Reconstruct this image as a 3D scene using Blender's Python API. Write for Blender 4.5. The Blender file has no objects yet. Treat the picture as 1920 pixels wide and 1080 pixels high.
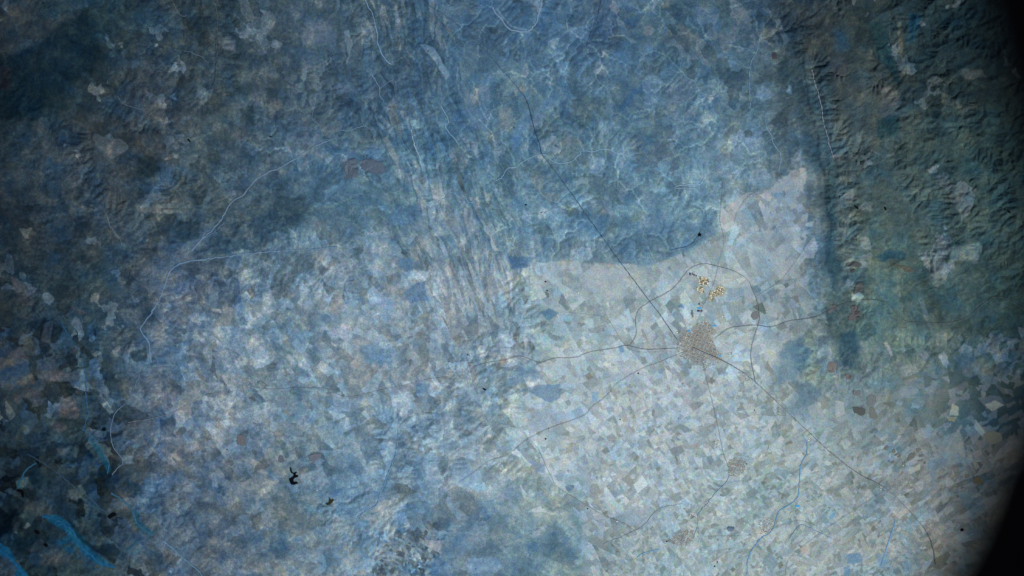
# Orbital view of farmland, wooded hills and mountains through a spacecraft window.
# Units are metres.  The camera is in orbit at the origin, the land lies 420 km below it.
import bpy, bmesh, math, random
import numpy as np

SC = bpy.context.scene
COL = SC.collection
ALT = 420000.0
MPP = 62.5                      # metres of land per mapped unit (map is 1920 x 1080 units)

# ------------------------------------------------------------------ camera
cam_d = bpy.data.cameras.new("camera")
cam = bpy.data.objects.new("camera", cam_d)
COL.objects.link(cam)
SC.camera = cam
cam.location = (0, 0, 0)
cam.rotation_euler = (0, 0, 0)
cam_d.sensor_width = 36.0
cam_d.lens = 36.0 * ALT / (1920 * MPP)
cam_d.clip_start = 0.05
cam_d.clip_end = 3.0e6
cam_d.dof.use_dof = True
cam_d.dof.focus_distance = ALT
cam_d.dof.aperture_fstop = 4.0

# ------------------------------------------------------------------ light
SUN_EL, SUN_AZ = math.radians(38.0), math.radians(-46.0)     # azimuth: direction TO the sun, from +X counter-clockwise
wd = bpy.data.worlds.new("World"); SC.world = wd; wd.use_nodes = True
nt = wd.node_tree; nt.nodes.clear()
sky = nt.nodes.new('ShaderNodeTexSky'); sky.sky_type = 'NISHITA'; sky.sun_disc = False
sky.sun_elevation = SUN_EL; sky.sun_rotation = math.pi / 2 - SUN_AZ
bg = nt.nodes.new('ShaderNodeBackground'); bg.inputs[1].default_value = 0.06
wo = nt.nodes.new('ShaderNodeOutputWorld')
nt.links.new(sky.outputs[0], bg.inputs[0]); nt.links.new(bg.outputs[0], wo.inputs[0])
sl = bpy.data.lights.new("sun", 'SUN'); sl.energy = 4.0; sl.angle = math.radians(0.5); sl.color = (1.0, 0.96, 0.9)
so = bpy.data.objects.new("sun", sl); COL.objects.link(so)
so.rotation_euler = (0.0, math.pi / 2 - SUN_EL, SUN_AZ)      # lamp shines along its -Z
SC.view_settings.view_transform = 'Standard'
SC.view_settings.look = 'None'
SC.view_settings.gamma = 1.0
SC.view_settings.exposure = 0.75

# albedo = linear picture value / LIT (what a level white sheet returns under this light and exposure)
LIT = np.array([1.50, 1.50, 1.54])

def lin(c):
    c = np.asarray(c, dtype=np.float64) / 255.0
    return np.where(c <= 0.04045, c / 12.92, ((c + 0.055) / 1.055) ** 2.4)
def alb(c):
    return np.clip(lin(c) / LIT, 0, 0.85)
def rgba(c):
    a = alb(c); return (float(a[0]), float(a[1]), float(a[2]), 1.0)

# ------------------------------------------------------------------ noise
def lattice(seed, n=256):
    return np.random.RandomState(seed).rand(n, n).astype(np.float32)
def vnoise(x, y, seed):
    L = lattice(seed); n = L.shape[0]
    xi = np.floor(x).astype(np.int64); yi = np.floor(y).astype(np.int64)
    fx = (x - xi).astype(np.float32); fy = (y - yi).astype(np.float32)
    fx = fx * fx * fx * (fx * (fx * 6 - 15) + 10); fy = fy * fy * fy * (fy * (fy * 6 - 15) + 10)
    x0 = xi % n; x1 = (xi + 1) % n; y0 = yi % n; y1 = (yi + 1) % n
    a = L[y0, x0] * (1 - fx) + L[y0, x1] * fx
    b = L[y1, x0] * (1 - fx) + L[y1, x1] * fx
    return (a * (1 - fy) + b * fy) * 2 - 1
def fbm(x, y, wl, seed, octs=4, gain=0.5):
    s = 0; a = 1.0; t = 0
    for o in range(octs):
        f = (2.03 ** o) / wl
        c, sn = math.cos(o * 0.7 + seed), math.sin(o * 0.7 + seed)
        s = s + a * vnoise((x * c - y * sn) * f + o * 17.3, (x * sn + y * c) * f + o * 9.1, seed * 13 + o)
        t += a; a *= gain
    return s / t
def ridged(x, y, wl, seed, octs=4, gain=0.5):
    s = 0; a = 1.0; t = 0
    for o in range(octs):
        f = (2.03 ** o) / wl
        n = 1 - np.abs(vnoise(x * f + o * 5.7, y * f + o * 3.3, seed * 17 + o)) * 2.0
        s = s + a * n; t += a; a *= gain
    return s / t
def sstep(a, b, x):
    t = np.clip((x - a) / (b - a), 0, 1); return t * t * (3 - 2 * t)

# ------------------------------------------------------------------ the map grid (in map units, y down)
def axis(lo, hi, step, grow, far):
    core = np.arange(lo, hi + step, step)
    out = []; s = step; v = hi
    while v < hi + far:
        s *= grow; v += s; out.append(v)
    left = [lo - (q - hi) for q in out]
    return np.concatenate([np.array(left[::-1]), core, np.array(out) + (core[-1] - hi)])
AX = axis(-60, 1980, 1.3, 1.14, 9000)
AY = axis(-60, 1140, 1.3, 1.14, 9000)
GX, GY = np.meshgrid(AX, AY)
GX = GX.astype(np.float64); GY = GY.astype(np.float64)
NXg, NYg = len(AX), len(AY)
# organic displacement of every traced outline
WX = GX + fbm(GX, GY, 40, 3, 4) * 9 + fbm(GX, GY, 9, 5, 2) * 3.2
WY = GY + fbm(GX, GY, 40, 4, 4) * 9 + fbm(GX, GY, 9, 6, 2) * 3.2
SX = GX + fbm(GX, GY, 12, 7, 2) * 1.6
SY = GY + fbm(GX, GY, 12, 8, 2) * 1.6

def window(pts, pad):
    p = np.array(pts, dtype=float)
    i0 = max(0, np.searchsorted(AX, p[:, 0].min() - pad) - 1); i1 = min(NXg, np.searchsorted(AX, p[:, 0].max() + pad) + 1)
    j0 = max(0, np.searchsorted(AY, p[:, 1].min() - pad) - 1); j1 = min(NYg, np.searchsorted(AY, p[:, 1].max() + pad) + 1)
    return slice(j0, j1), slice(i0, i1)
def seg_dist(x, y, pts, closed=False):
    d = np.full(x.shape, 1e9)
    n = len(pts)
    for k in range(n if closed else n - 1):
        (ax, ay), (bx, by) = pts[k], pts[(k + 1) % n]
        dx, dy = bx - ax, by - ay
        L = dx * dx + dy * dy + 1e-9
        t = np.clip(((x - ax) * dx + (y - ay) * dy) / L, 0, 1)
        d = np.minimum(d, (x - ax - t * dx) ** 2 + (y - ay - t * dy) ** 2)
    return np.sqrt(d)
def inside(x, y, pts):
    r = np.zeros(x.shape, dtype=bool); n = len(pts)
    for k in range(n):
        (ax, ay), (bx, by) = pts[k], pts[(k + 1) % n]
        if ay == by: continue
        c = ((ay > y) != (by > y)) & (x < (bx - ax) * (y - ay) / (by - ay) + ax)
        r ^= c
    return r
def polymask(pts, soft, warp=True):
    pad = soft + (26 if warp else 4)
    s = window(pts, pad)
    x, y = ((WX, WY) if warp else (SX, SY))
    x = x[s]; y = y[s]
    d = seg_dist(x, y, pts, True); ins = inside(x, y, pts)
    sd = np.where(ins, d, -d)
    return s, sstep(-soft, soft, sd)
def T(ox, oy, *v):
    """outline read off a 3x enlarged map sheet whose corner is (ox, oy)"""
    return [(ox + v[i] / 3.0, oy + v[i + 1] / 3.0) for i in range(0, len(v), 2)]

# ------------------------------------------------------------------ spacecraft window outline (camera view, map units; left side shaped to darken the left edge)
WIN = [(1722, 1100), (1784, 1000), (1832, 890), (1892, 750), (1918, 600), (1918, 450), (1890, 300), (1850, 150), (1812, 0),
       (1760, -170), (1560, -330), (1200, -420), (700, -420), (330, -340), (100, -190), (0, 0), (-60, 250), (-80, 540),
       (-50, 820), (0, 1080), (120, 1290), (380, 1440), (800, 1500), (1250, 1490), (1540, 1400), (1680, 1250)]
D_LEFT, D_RIGHT = 0.42, 1.45
def win_depth(px):
    t = px / 1920.0
    return 1.0 / ((1 / D_LEFT) * (1 - t) + (1 / D_RIGHT) * t)
AP_R = cam_d.lens / 1000.0 / (2 * cam_d.dof.aperture_fstop)
def catmull(pts, n=8, closed=False):
    out = []; m = len(pts)
    rng = range(m) if closed else range(m - 1)
    for k in rng:
        p0 = pts[(k - 1) % m] if closed or k > 0 else pts[0]
        p1 = pts[k]; p2 = pts[(k + 1) % m]
        p3 = pts[(k + 2) % m] if closed or k + 2 < m else pts[-1]
        for i in range(n):
            t = i / n
            out.append(tuple(0.5 * ((2 * b) + (-a + c) * t + (2 * a - 5 * b + 4 * c - d) * t * t + (-a + 3 * b - 3 * c + d) * t ** 3)
                             for a, b, c, d in zip(p0, p1, p2, p3)))
    if not closed: out.append(tuple(pts[-1]))
    return out
WINS = catmull(WIN, 6, True)

def win_pass(x, y):
    """share of the lens that sees (x, y) past the defocused window frame"""
    d = seg_dist(x, y, WINS, True); sd = np.where(inside(x, y, WINS), d, -d)
    R = AP_R / win_depth(np.clip(x, 0, 1920)) * (1 - 0.0) * ALT / MPP / ALT * 0 + AP_R / win_depth(np.clip(x, 0, 1920)) * (ALT / MPP)
    u = np.clip(sd / R, -1, 1)
    return 0.5 + (u * np.sqrt(1 - u * u) + np.arcsin(u)) / math.pi

# ------------------------------------------------------------------ land colours, a coarse survey on 120-unit cells
SURVEY = """
38 50 62|34 54 66|42 58 72|51 68 81|65 83 99|68 90 109|67 94 118|69 97 125|71 102 131|71 99 129|73 102 126|69 94 115|50 64 78|46 60 68|32 50 60|10 18 36
22 38 48|40 55 68|54 66 80|59 75 86|67 85 101|64 88 111|69 97 124|74 104 129|78 108 133|80 110 135|82 112 137|86 114 135|62 80 93|56 70 80|42 58 66|14 34 52
46 60 74|58 68 80|58 72 86|65 83 97|71 97 122|78 108 133|80 114 141|82 114 139|90 120 143|90 122 146|93 123 146|103 129 149|82 102 117|66 84 94|52 72 80|34 54 62
40 53 66|52 66 80|60 76 89|67 87 103|78 104 124|86 116 139|97 127 149|101 131 153|101 133 155|99 131 153|95 129 153|135 155 169|104 125 146|70 90 97|62 82 90|48 70 78
38 54 67|50 68 81|76 90 112|90 110 132|110 133 154|125 146 166|125 145 164|127 147 164|138 158 169|146 164 172|150 168 173|144 162 169|104 127 143|82 104 108|66 87 91|44 66 72
50 63 78|50 70 85|86 104 125|111 131 151|109 134 153|130 148 168|129 147 164|125 145 164|140 160 169|152 168 173|150 162 170|150 166 174|122 142 148|90 112 114|86 104 109|54 75 80
40 56 69|46 66 82|92 107 130|121 134 149|99 124 144|117 139 160|121 143 164|123 145 164|146 164 172|156 170 178|156 170 178|152 166 173|132 150 155|120 134 143|96 112 119|36 54 65
32 46 58|40 58 73|79 96 116|88 105 125|97 120 140|104 132 157|112 139 162|125 145 164|150 166 172|154 170 178|154 170 178|148 168 170|140 158 163|124 140 149|100 112 121|8 12 23
29 49 63|40 59 73|68 86 106|86 103 123|99 118 136|112 134 155|108 132 155|102 128 151|107 135 152|134 154 163|148 166 170|148 166 169|142 160 165|132 148 156|60 73 82|2 4 8
"""
sv = np.array([[[float(v) for v in c.split()] for c in r.split('|')] for r in SURVEY.strip().split('\n')])
SOIL = np.array([0.97, 0.99, 0.97])
cx_ = np.arange(16) * 120 + 60.0; cy_ = np.arange(9) * 120 + 60.0
CX, CY = np.meshgrid(cx_, cy_)
vp = np.clip(win_pass(CX, CY), 0.0, 1)
svl = lin(sv) / np.maximum(vp, 0.3)[..., None]
svl[7, 15] = svl[7, 14]; svl[8, 15] = svl[8, 14] = svl[8, 13]; svl[0, 15] = svl[0, 14]; svl[1, 15] = svl[1, 14] * 1.0
svl = svl / LIT * SOIL
lum_ = (svl @ np.array([.25, .6, .15]))[..., None]
svl = lum_ + (svl - lum_) * 0.88
def survey(x, y):
    fx = np.clip((x - 60) / 120.0, 0, 14.999); fy = np.clip((y - 60) / 120.0, 0, 7.999)
    i = fx.astype(int); j = fy.astype(int)
    u = (fx - i)[..., None]; v = (fy - j)[..., None]
    return (svl[j, i] * (1 - u) + svl[j, i + 1] * u) * (1 - v) + (svl[j + 1, i] * (1 - u) + svl[j + 1, i + 1] * u) * v
LX = GX + fbm(GX, GY, 90, 21, 3) * 45; LY = GY + fbm(GX, GY, 90, 22, 3) * 45
COV = survey(LX, LY)

FIELD = np.zeros(GX.shape); FINE = np.zeros(GX.shape); VEIN = np.zeros(GX.shape); SCRUB = np.full(GX.shape, 0.75)
STRIPE = np.zeros(GX.shape); MOUNT = np.zeros(GX.shape); WARM = np.full(GX.shape, 0.35)

def zone(arr, pts, val, soft=20):
    s, m = polymask(pts, soft); arr[s] = arr[s] * (1 - m) + val * m
def tint(pts, col, amount=1.0, soft=2.0, warp=False, k=1.0):
    s, m = polymask(pts, soft, warp)
    vpp = np.maximum(win_pass(GX[s], GY[s]), 0.85)[..., None]
    c = lin(col) / LIT / vpp * k * SOIL
    m = (m * amount)[..., None]
    COV[s] = COV[s] * (1 - m) + c * m

FARM = [(1010, 492), (1060, 487), (1130, 492), (1215, 497), (1270, 480), (1305, 462), (1352, 440), (1352, 390), (1395, 370), (1440, 348), (1498, 316),
        (1515, 400), (1510, 480), (1520, 560), (1530, 600), (1490, 650), (1500, 710), (1560, 755), (1620, 735), (1720, 700), (1830, 700), (1990, 740),
        (1990, 1140), (1100, 1140), (1090, 1010), (1080, 930), (1000, 880), (955, 850), (985, 780), (995, 700), (1040, 610), (1000, 545)]
s, fm = polymask(FARM, 3)
fm = fm * (1 - (1 - sstep(700, 860, GY[s] + fbm(GX[s], GY[s], 60, 401, 3) * 60)) * sstep(1520, 1600, GX[s]))
FIELD[s] = fm * 0.9; fm_full = np.zeros(GX.shape); fm_full[s] = fm
COV[s] = COV[s] * (1 + 0.05 * fm[..., None])
zone(FIELD, [(740, 490), (1010, 470), (1000, 860), (740, 800)], 0.6, 40)
zone(FIELD, [(560, 500), (740, 480), (740, 760), (560, 700)], 0.45, 40)
zone(FIELD, [(300, 680), (560, 700), (540, 900), (300, 900)], 0.5, 40)
zone(FIELD, [(660, 960), (1090, 900), (1100, 1120), (660, 1120)], 0.35, 30)
zone(FIELD, [(1540, 450), (1990, 420), (1990, 720), (1540, 720)], 0.45, 40)
zone(FIELD, [(-60, 650), (130, 650), (130, 860), (-60, 860)], 0.5, 40)
zone(FIELD, [(700, 0), (1450, 0), (1450, 470), (1000, 480), (700, 450)], 0.22, 60)
zone(FIELD, [(690, 990), (820, 980), (830, 1080), (700, 1100)], 0.95, 14)
zone(FINE, [(1100, 700), (1990, 740), (1990, 1140), (1100, 1140)], 0.7, 60)
zone(FINE, [(1160, 930), (1440, 950), (1420, 1140), (1140, 1140)], 1.0, 40)
zone(FINE, [(690, 990), (820, 980), (830, 1080), (700, 1100)], 1.0, 14)
zone(VEIN, [(820, -60), (1480, -60), (1500, 330), (1350, 440), (1200, 490), (950, 470), (860, 330)], 1.0, 40)
zone(VEIN, [(80, -60), (820, -60), (860, 440), (300, 480), (60, 400)], 0.45, 60)
zone(VEIN, [(220, 640), (330, 620), (360, 1100), (220, 1100)], 0.4, 60)
zone(STRIPE, [(600, -60), (800, -60), (960, 400), (930, 540), (820, 560), (700, 300)], 0.9, 50)
zone(MOUNT, [(1410, -90), (1500, 120), (1530, 300), (1560, 470), (1700, 560), (2100, 600), (2100, -90)], 1.0, 25)
zone(MOUNT, [(1440, -90), (1520, 60), (1560, 120), (1500, 60)], 1.0, 25)
zone(SCRUB, FARM, 0.25, 25)
zone(SCRUB, [(-60, -60), (560, -60), (560, 1140), (-60, 1140)], 1.1, 90)
zone(WARM, [(-60, -60), (430, -60), (360, 600), (420, 1140), (-60, 1140)], 0.8, 90)
zone(WARM, [(1500, -60), (2100, -60), (2100, 1140), (1640, 1140), (1650, 700), (1520, 400)], 0.75, 60)
zone(WARM, [(500, 930), (830, 960), (830, 1120), (480, 1120)], 0.8, 40)
zone(WARM, [(580, 560), (780, 540), (760, 640), (600, 640)], 0.7, 30)

# ---- parcels: the land is split again and again by straight boundaries, as inheritance and ploughing do
SIZE = np.full(GX.shape, 30.0); ASP = np.full(GX.shape, 1.3); ORI = np.full(GX.shape, math.radians(55)); WILD = np.full(GX.shape, 1.0)
PALE = np.full(GX.shape, 0.14); CON = np.full(GX.shape, 0.30)
zone(SIZE, [(300, 480), (1010, 470), (1010, 860), (560, 900), (300, 900)], 17, 40); zone(SIZE, FARM, 13.5, 12)
zone(SIZE, [(1130, 700), (1990, 740), (1990, 1140), (1100, 1140)], 9, 40); zone(SIZE, [(1180, 930), (1440, 950), (1420, 1140), (1150, 1140)], 7, 30)
zone(SIZE, [(690, 990), (820, 980), (830, 1080), (700, 1100)], 7, 10); zone(SIZE, [(1540, 450), (1990, 420), (1990, 720), (1540, 720)], 24, 30)
zone(SIZE, [(560, -60), (820, -60), (1000, 480), (960, 700), (780, 700), (700, 400)], 17, 30)
zone(ASP, [(560, -60), (820, -60), (1000, 470), (970, 580), (810, 600), (700, 380)], 6.5, 40); zone(ASP, [(1500, 760), (1990, 760), (1990, 1140), (1480, 1140)], 2.0, 40)
zone(ORI, [(560, -60), (820, -60), (1010, 480), (960, 700), (780, 700), (690, 400)], math.radians(71), 30)
zone(ORI, [(1400, 700), (1990, 740), (1990, 1140), (1300, 1140)], math.radians(-38), 40); zone(ORI, [(690, 990), (820, 980), (830, 1080), (700, 1100)], math.radians(28), 10)
zone(WILD, FARM, 0.0, 6); zone(WILD, [(300, 520), (1010, 480), (1010, 860), (560, 900), (300, 900)], 0.25, 40); zone(WILD, [(690, 990), (820, 980), (830, 1080), (700, 1100)], 0.0, 10)
zone(WILD, [(600, -60), (800, -60), (960, 400), (950, 700), (820, 700), (700, 300)], 0.12, 40); zone(WILD, [(1530, 560), (1990, 560), (1990, 760), (1530, 760)], 0.4, 40)
zone(PALE, [(560, 460), (1010, 470), (1000, 700), (740, 760), (560, 700)], 0.42, 40); zone(PALE, [(300, 560), (560, 520), (620, 800), (640, 960), (330, 900)], 0.34, 40)
zone(PALE, [(760, 330), (900, 350), (960, 560), (820, 560)], 0.5, 20); zone(PALE, FARM, 0.64, 3); zone(PALE, [(660, 900), (900, 900), (900, 1080), (660, 1080)], 0.32, 40)
zone(PALE, [(1530, -60), (2100, -60), (2100, 640), (1560, 640)], 0.04, 30); zone(PALE, [(-60, -60), (300, -60), (250, 640), (-60, 640)], 0.02, 60); zone(PALE, [(280, -60), (560, -60), (540, 440), (300, 460)], 0.08, 40)
zone(PALE, [(-60, 620), (150, 640), (220, 840), (300, 1140), (-60, 1140)], 0.10, 40); zone(PALE, [(860, 930), (1090, 920), (1090, 1140), (840, 1140)], 0.06, 20)
zone(CON, FARM, 0.34, 3); zone(CON, [(300, 480), (1010, 470), (1010, 860), (560, 900), (300, 900)], 0.36, 40); zone(CON, [(1530, -60), (2100, -60), (2100, 500), (1560, 500)], 0.10, 30)
zone(CON, [(-60, 560), (150, 600), (240, 820), (330, 1140), (-60, 1140)], 0.75, 40); zone(CON, [(690, 990), (820, 980), (830, 1080), (700, 1100)], 0.6, 10)
EB = [(1540, 640), (2040, 640), (2040, 830), (1560, 830)]
for ar_, v_ in ((SIZE, 16), (WILD, .35), (PALE, .3), (CON, .2)): zone(ar_, EB, v_, 60)
wl_ = WILD
PX = (GX + wl_ * (fbm(GX, GY, 50, 91, 4, .55) * 26 + fbm(GX, GY, 12, 93, 2) * 7) + fbm(GX, GY, 120, 95, 2) * 14).ravel()
PY = (GY + wl_ * (fbm(GX, GY, 50, 92, 4, .55) * 26 + fbm(GX, GY, 12, 94, 2) * 7) + fbm(GX, GY, 120, 96, 2) * 14).ravel()
core = ((GX > -62) & (GX < 1982) & (GY > -62) & (GY < 1142)).ravel()
rs = np.random.RandomState(11)
fS, fA_, fO = SIZE.ravel(), ASP.ravel(), ORI.ravel()
tone_leaf = np.full(GX.size, 0.5); tone_blk = np.full(GX.size, 0.5); hue_leaf = np.full(GX.size, 0.5); kind_leaf = np.full(GX.size, 0.5); kind_blk = np.full(GX.size, 0.5)
stack = [(np.nonzero(core)[0], 0, rs.uniform(0, math.pi))]
while stack:
    idx, blk, ob = stack.pop()
    x = PX[idx]; y = PY[idx]; m = idx[len(idx) // 2]
    mx, my = x.mean(), y.mean(); th = fO[m] + ob; c_, s_ = math.cos(th), math.sin(th)
    u = (x - mx) * c_ + (y - my) * s_; v = -(x - mx) * s_ + (y - my) * c_
    eu = (u.max() - u.min()); ev = (v.max() - v.min()) * fA_[m]; sz = fS[m] * math.sqrt(fA_[m]); big = max(eu, ev)
    if blk == 0 and big < sz * 4.2:
        blk = 1; tone_blk[idx] = rs.rand(); kind_blk[idx] = rs.rand(); ob = rs.normal(0, .28) + (math.pi / 2 if rs.rand() < .35 and fA_[m] < 3 else 0)
    if big < sz * math.exp(rs.normal(0.10, 0.5)) or len(idx) < 8:
        tone_leaf[idx] = rs.rand(); hue_leaf[idx] = rs.rand(); kind_leaf[idx] = rs.rand(); continue
    q = rs.uniform(.33, .67); j = rs.normal(0, .13 / fA_[m]); k_ = u if eu > ev else v; o_ = v if eu > ev else u
    k_ = k_ + o_ * j; t = k_.min() + (k_.max() - k_.min()) * q; a_ = k_ < t
    ob2 = ob if blk else rs.normal(0, .2)
    stack.append((idx[a_], blk, ob2)); stack.append((idx[~a_], blk, ob2))
shp = GX.shape
tl, tb, hl, kl, kb = [q.reshape(shp) for q in (tone_leaf, tone_blk, hue_leaf, kind_leaf, kind_blk)]
clus = fbm(GX, GY, 60, 97, 3)
pal = (0.6 * kl + 0.4 * kb + clus * np.where(PALE > .55, .15, .5)) < (PALE * 1.2)
PALECOL = lin((166, 177, 191)) / LIT
pale_t = np.where(pal, 0.80, 0.0) * (0.6 + 0.4 * tb)
refl = COV @ np.array([.25, .6, .15]); wm_ = sstep(.2, .5, PALE)[..., None]; pc = (PALECOL * wm_ + lin((146, 166, 186)) / LIT * (1 - wm_)) * (0.28 + 0.72 * np.clip(refl / 0.27, 0.1, 1.0))[..., None]
COV = COV * (1 - pale_t[..., None]) + pc * pale_t[..., None]
tone_ = 1 + CON * ((tl - .5) * 1.5 + (tb - .5) * 0.9)
tone_ = np.where((hl > .95) & (PALE > .25), tone_ * 0.74, tone_)
COV = COV * tone_[..., None] * np.stack([1 + CON * (hl - .5) * .5, 1 + CON * (hl - .5) * .1, 1 - CON * (hl - .5) * .4], -1)

# ---- traced patches of land colour (fields, woods, bare ground, dark bands)
A1, A2, A3 = (0, 0), (640, 0), (1280, 0)
B1, B2, B3 = (0, 360), (640, 360), (1280, 360)
C1, C2, C3 = (0, 720), (640, 720), (1280, 720)
def patch(sheet, v, col, amount=0.85, soft=1.8, warp=False):
    tint(T(sheet[0], sheet[1], *v), col, amount, soft, warp)
# broad ones first
patch(A1, (-200,310, 90,290, 250,230, 310,130, 500,60, 600,120, 560,200, 600,330, 420,440, 270,570, 170,650, -200,700), (18,34,46), .85, 9, True)
patch(A1, (0,150, 100,150, 180,260, 90,310, -60,290), (46,56,66), .7, 6, True)
patch(A1, (-60,350, 60,380, 60,500, -60,520), (36,36,44), .7, 5, True)
patch(A1, (200,0, 420,0, 380,60, 240,120), (36,54,66), .6, 8, True)
patch(B1, (980,200, 1060,150, 1140,160, 1140,240, 1050,290, 990,260), (46,62,76), .85, 4, True)
patch(B1, (1560,30, 1700,20, 1735,100, 1640,190, 1570,220, 1500,150), (48,66,80), .68, 3, True)
patch(B1, (1100,350, 1200,300, 1380,240, 1400,310, 1280,350), (50,70,88), .8, 3, True)
patch(B1, (840,200, 900,200, 880,350, 845,340), (44,60,74), .8, 3, True)
patch(B1, (780,640, 900,540, 850,660, 790,740), (46,62,78), .7, 3, True)
patch(B1, (720,900, 830,860, 830,960, 760,950), (42,58,72), .8, 3, True)
patch(A1, (780,900, 860,880, 890,940, 860,1000, 760,990), (30,44,54), .8, 4, True)
patch(A1, (1380,620, 1410,560, 1430,620, 1440,700, 1380,700), (36,54,66), .7, 3, True)
patch(C1, (0,760, 80,700, 140,830, 0,860), (8,22,34), .8, 5, True)
patch(C1, (900,190, 980,180, 985,290, 930,290), (42,62,86), .8, 3, True)
patch(C1, (1190,570, 1270,580, 1270,640, 1220,630), (60,84,112), .7, 3, True)
patch(C2, (0,300, 100,480, 200,600, 180,700, 60,760, -60,740), (80,112,144), .5, 8, True)
patch(C2, (340,690, 430,650, 480,600, 400,700), (76,110,142), .5, 3, True)
patch(C2, (560,960, 640,840, 760,690, 820,700, 700,860, 620,960), (88,118,150), .5, 3)
patch(C2, (900,800, 1080,740, 1330,720, 1340,1000, 1250,1080, 900,1080, 860,950), (100,128,158), .25, 14, True)
patch(C2, (510,1000, 560,960, 640,1080, 500,1080), (84,114,150), .7, 3)
patch(C2, (340,300, 240,600, 200,640, 280,400, 300,300), (88,120,150), .4, 5, True)
patch(A2, (1050,740, 1100,720, 1112,860, 1050,890), (62,92,124), .6, 2)
patch(A2, (820,480, 870,490, 880,590, 840,580), (64,96,128), .6, 2)
patch(A2, (1230,570, 1290,570, 1270,660, 1220,650), (62,92,124), .7, 2)
patch(A2, (370,130, 470,100, 500,150, 440,200, 380,180), (56,86,116), .5, 4, True)
patch(A2, (930,20, 1060,20, 1090,120, 1040,160, 980,140), (60,90,122), .6, 4, True)
patch(A2, (1550,610, 1700,440, 1690,500, 1570,640), (66,96,130), .8, 2)
patch(A2, (630,620, 820,600, 830,740, 660,740), (72,102,138), .6, 6, True)
patch(A2, (1600,130, 1660,60, 1660,150), (58,92,130), .7, 3, True)
patch(B2, (1290,140, 1500,150, 1480,260, 1380,280, 1250,300, 1200,220), (84,122,160), .6, 8, True)
patch(B2, (940,360, 1090,368, 1040,430, 950,435), (84,116,152), .8, 2)
patch(B2, (330,370, 405,375, 405,440, 330,430), (88,120,156), .8, 2)
patch(B2, (340,540, 470,500, 480,600, 370,620), (84,116,152), .7, 3, True)
patch(B2, (290,80, 450,60, 430,200, 270,200), (84,116,152), .6, 4, True)
patch(B2, (1120,680, 1170,650, 1222,680, 1170,732), (84,122,156), .85, 2)
patch(B2, (110,870, 260,840, 300,960, 150,980), (92,126,160), .6, 5, True)
patch(B2, (960,1000, 1080,980, 1150,1060, 900,1090), (90,124,160), .6, 4, True)
patch(B3, (880,800, 960,790, 1000,900, 980,1000, 900,980, 870,900), (58,86,108), .8, 6, True)
patch(B3, (1070,370, 1200,330, 1260,350, 1230,385, 1120,400), (44,78,100), .85, 3, True)
patch(B3, (815,-200, 870,-100, 870,300, 900,420, 860,560, 820,400, 800,0), (44,72,88), .75, 6, True)
patch(B3, (1510,310, 1660,285, 1690,310, 1660,380, 1500,390), (94,114,124), .8, 3)
patch(B3, (1380,560, 1400,500, 1640,380, 1760,700, 1500,720), (66,92,106), .4, 8, True)
patch(B3, (540,900, 680,800, 720,900, 640,1080, 520,1060), (88,120,150), .7, 8, True)
patch(C3, (640,0, 740,0, 830,40, 740,110, 680,130), (84,112,140), .7, 8, True)
patch(A3, (1090,660, 1200,650, 1230,700, 1220,770, 1090,760), (36,62,74), .85, 3, True)
patch(A3, (1040,130, 1100,120, 1150,200, 1230,470, 1200,470, 1100,330), (28,50,60), .85, 3, True)  # darker band along the east flank of the ridge
patch(A3, (110,590, 190,540, 220,550, 150,620), (70,100,136), .8, 3, True)
patch(A3, (820,330, 920,320, 920,430, 830,440), (66,72,84), .6, 3)
patch(A3, (860,160, 900,180, 940,280, 860,290), (50,78,104), .6, 4, True)
patch(A3, (1100,480, 1200,520, 1210,640, 1100,650), (80,90,102), .6, 4, True)
patch(A3, (1190,125, 1212,125, 1250,420, 1228,432), (92,96,94), .7, 2.5, True)
patch(A3, (1560,400, 1680,385, 1700,430, 1580,450), (88,92,98), .6, 3, True)
patch(A3, (1270,80, 1340,90, 1310,230, 1250,260), (24,66,92), .6, 4, True)
patch(A3, (1450,520, 1480,510, 1560,600, 1640,570, 1660,600, 1560,640, 1460,580), (72,80,84), .6, 3, True)
patch(A3, (620,900, 670,840, 690,930, 650,970), (118,134,154), .85, 2.5, True)
patch(A3, (470,1080, 520,1045, 610,950, 700,958, 670,1080), (152,158,170), .8, 2.5, True)
patch(A3, (340,770, 440,740, 430,830, 380,840), (118,138,164), .7, 4, True)
patch(A3, (150,900, 200,870, 290,920, 250,1010, 190,960), (118,138,160), .7, 3, True)
patch(A3, (440,960, 460,940, 500,1000, 450,1010), (140,160,180), .8, 2)
patch(A3, (80,720, 120,700, 160,750, 100,770), (124,140,160), .7, 2.5)
patch(A3, (595,480, 610,490, 615,530, 585,520), (118,150,176), .85, 2)
patch(A3, (400,500, 450,470, 500,520, 490,550, 420,540), (112,134,160), .6, 4, True)
patch(A3, (830,860, 880,860, 885,910, 850,920), (104,108,118), .7, 2.5, True)
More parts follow.
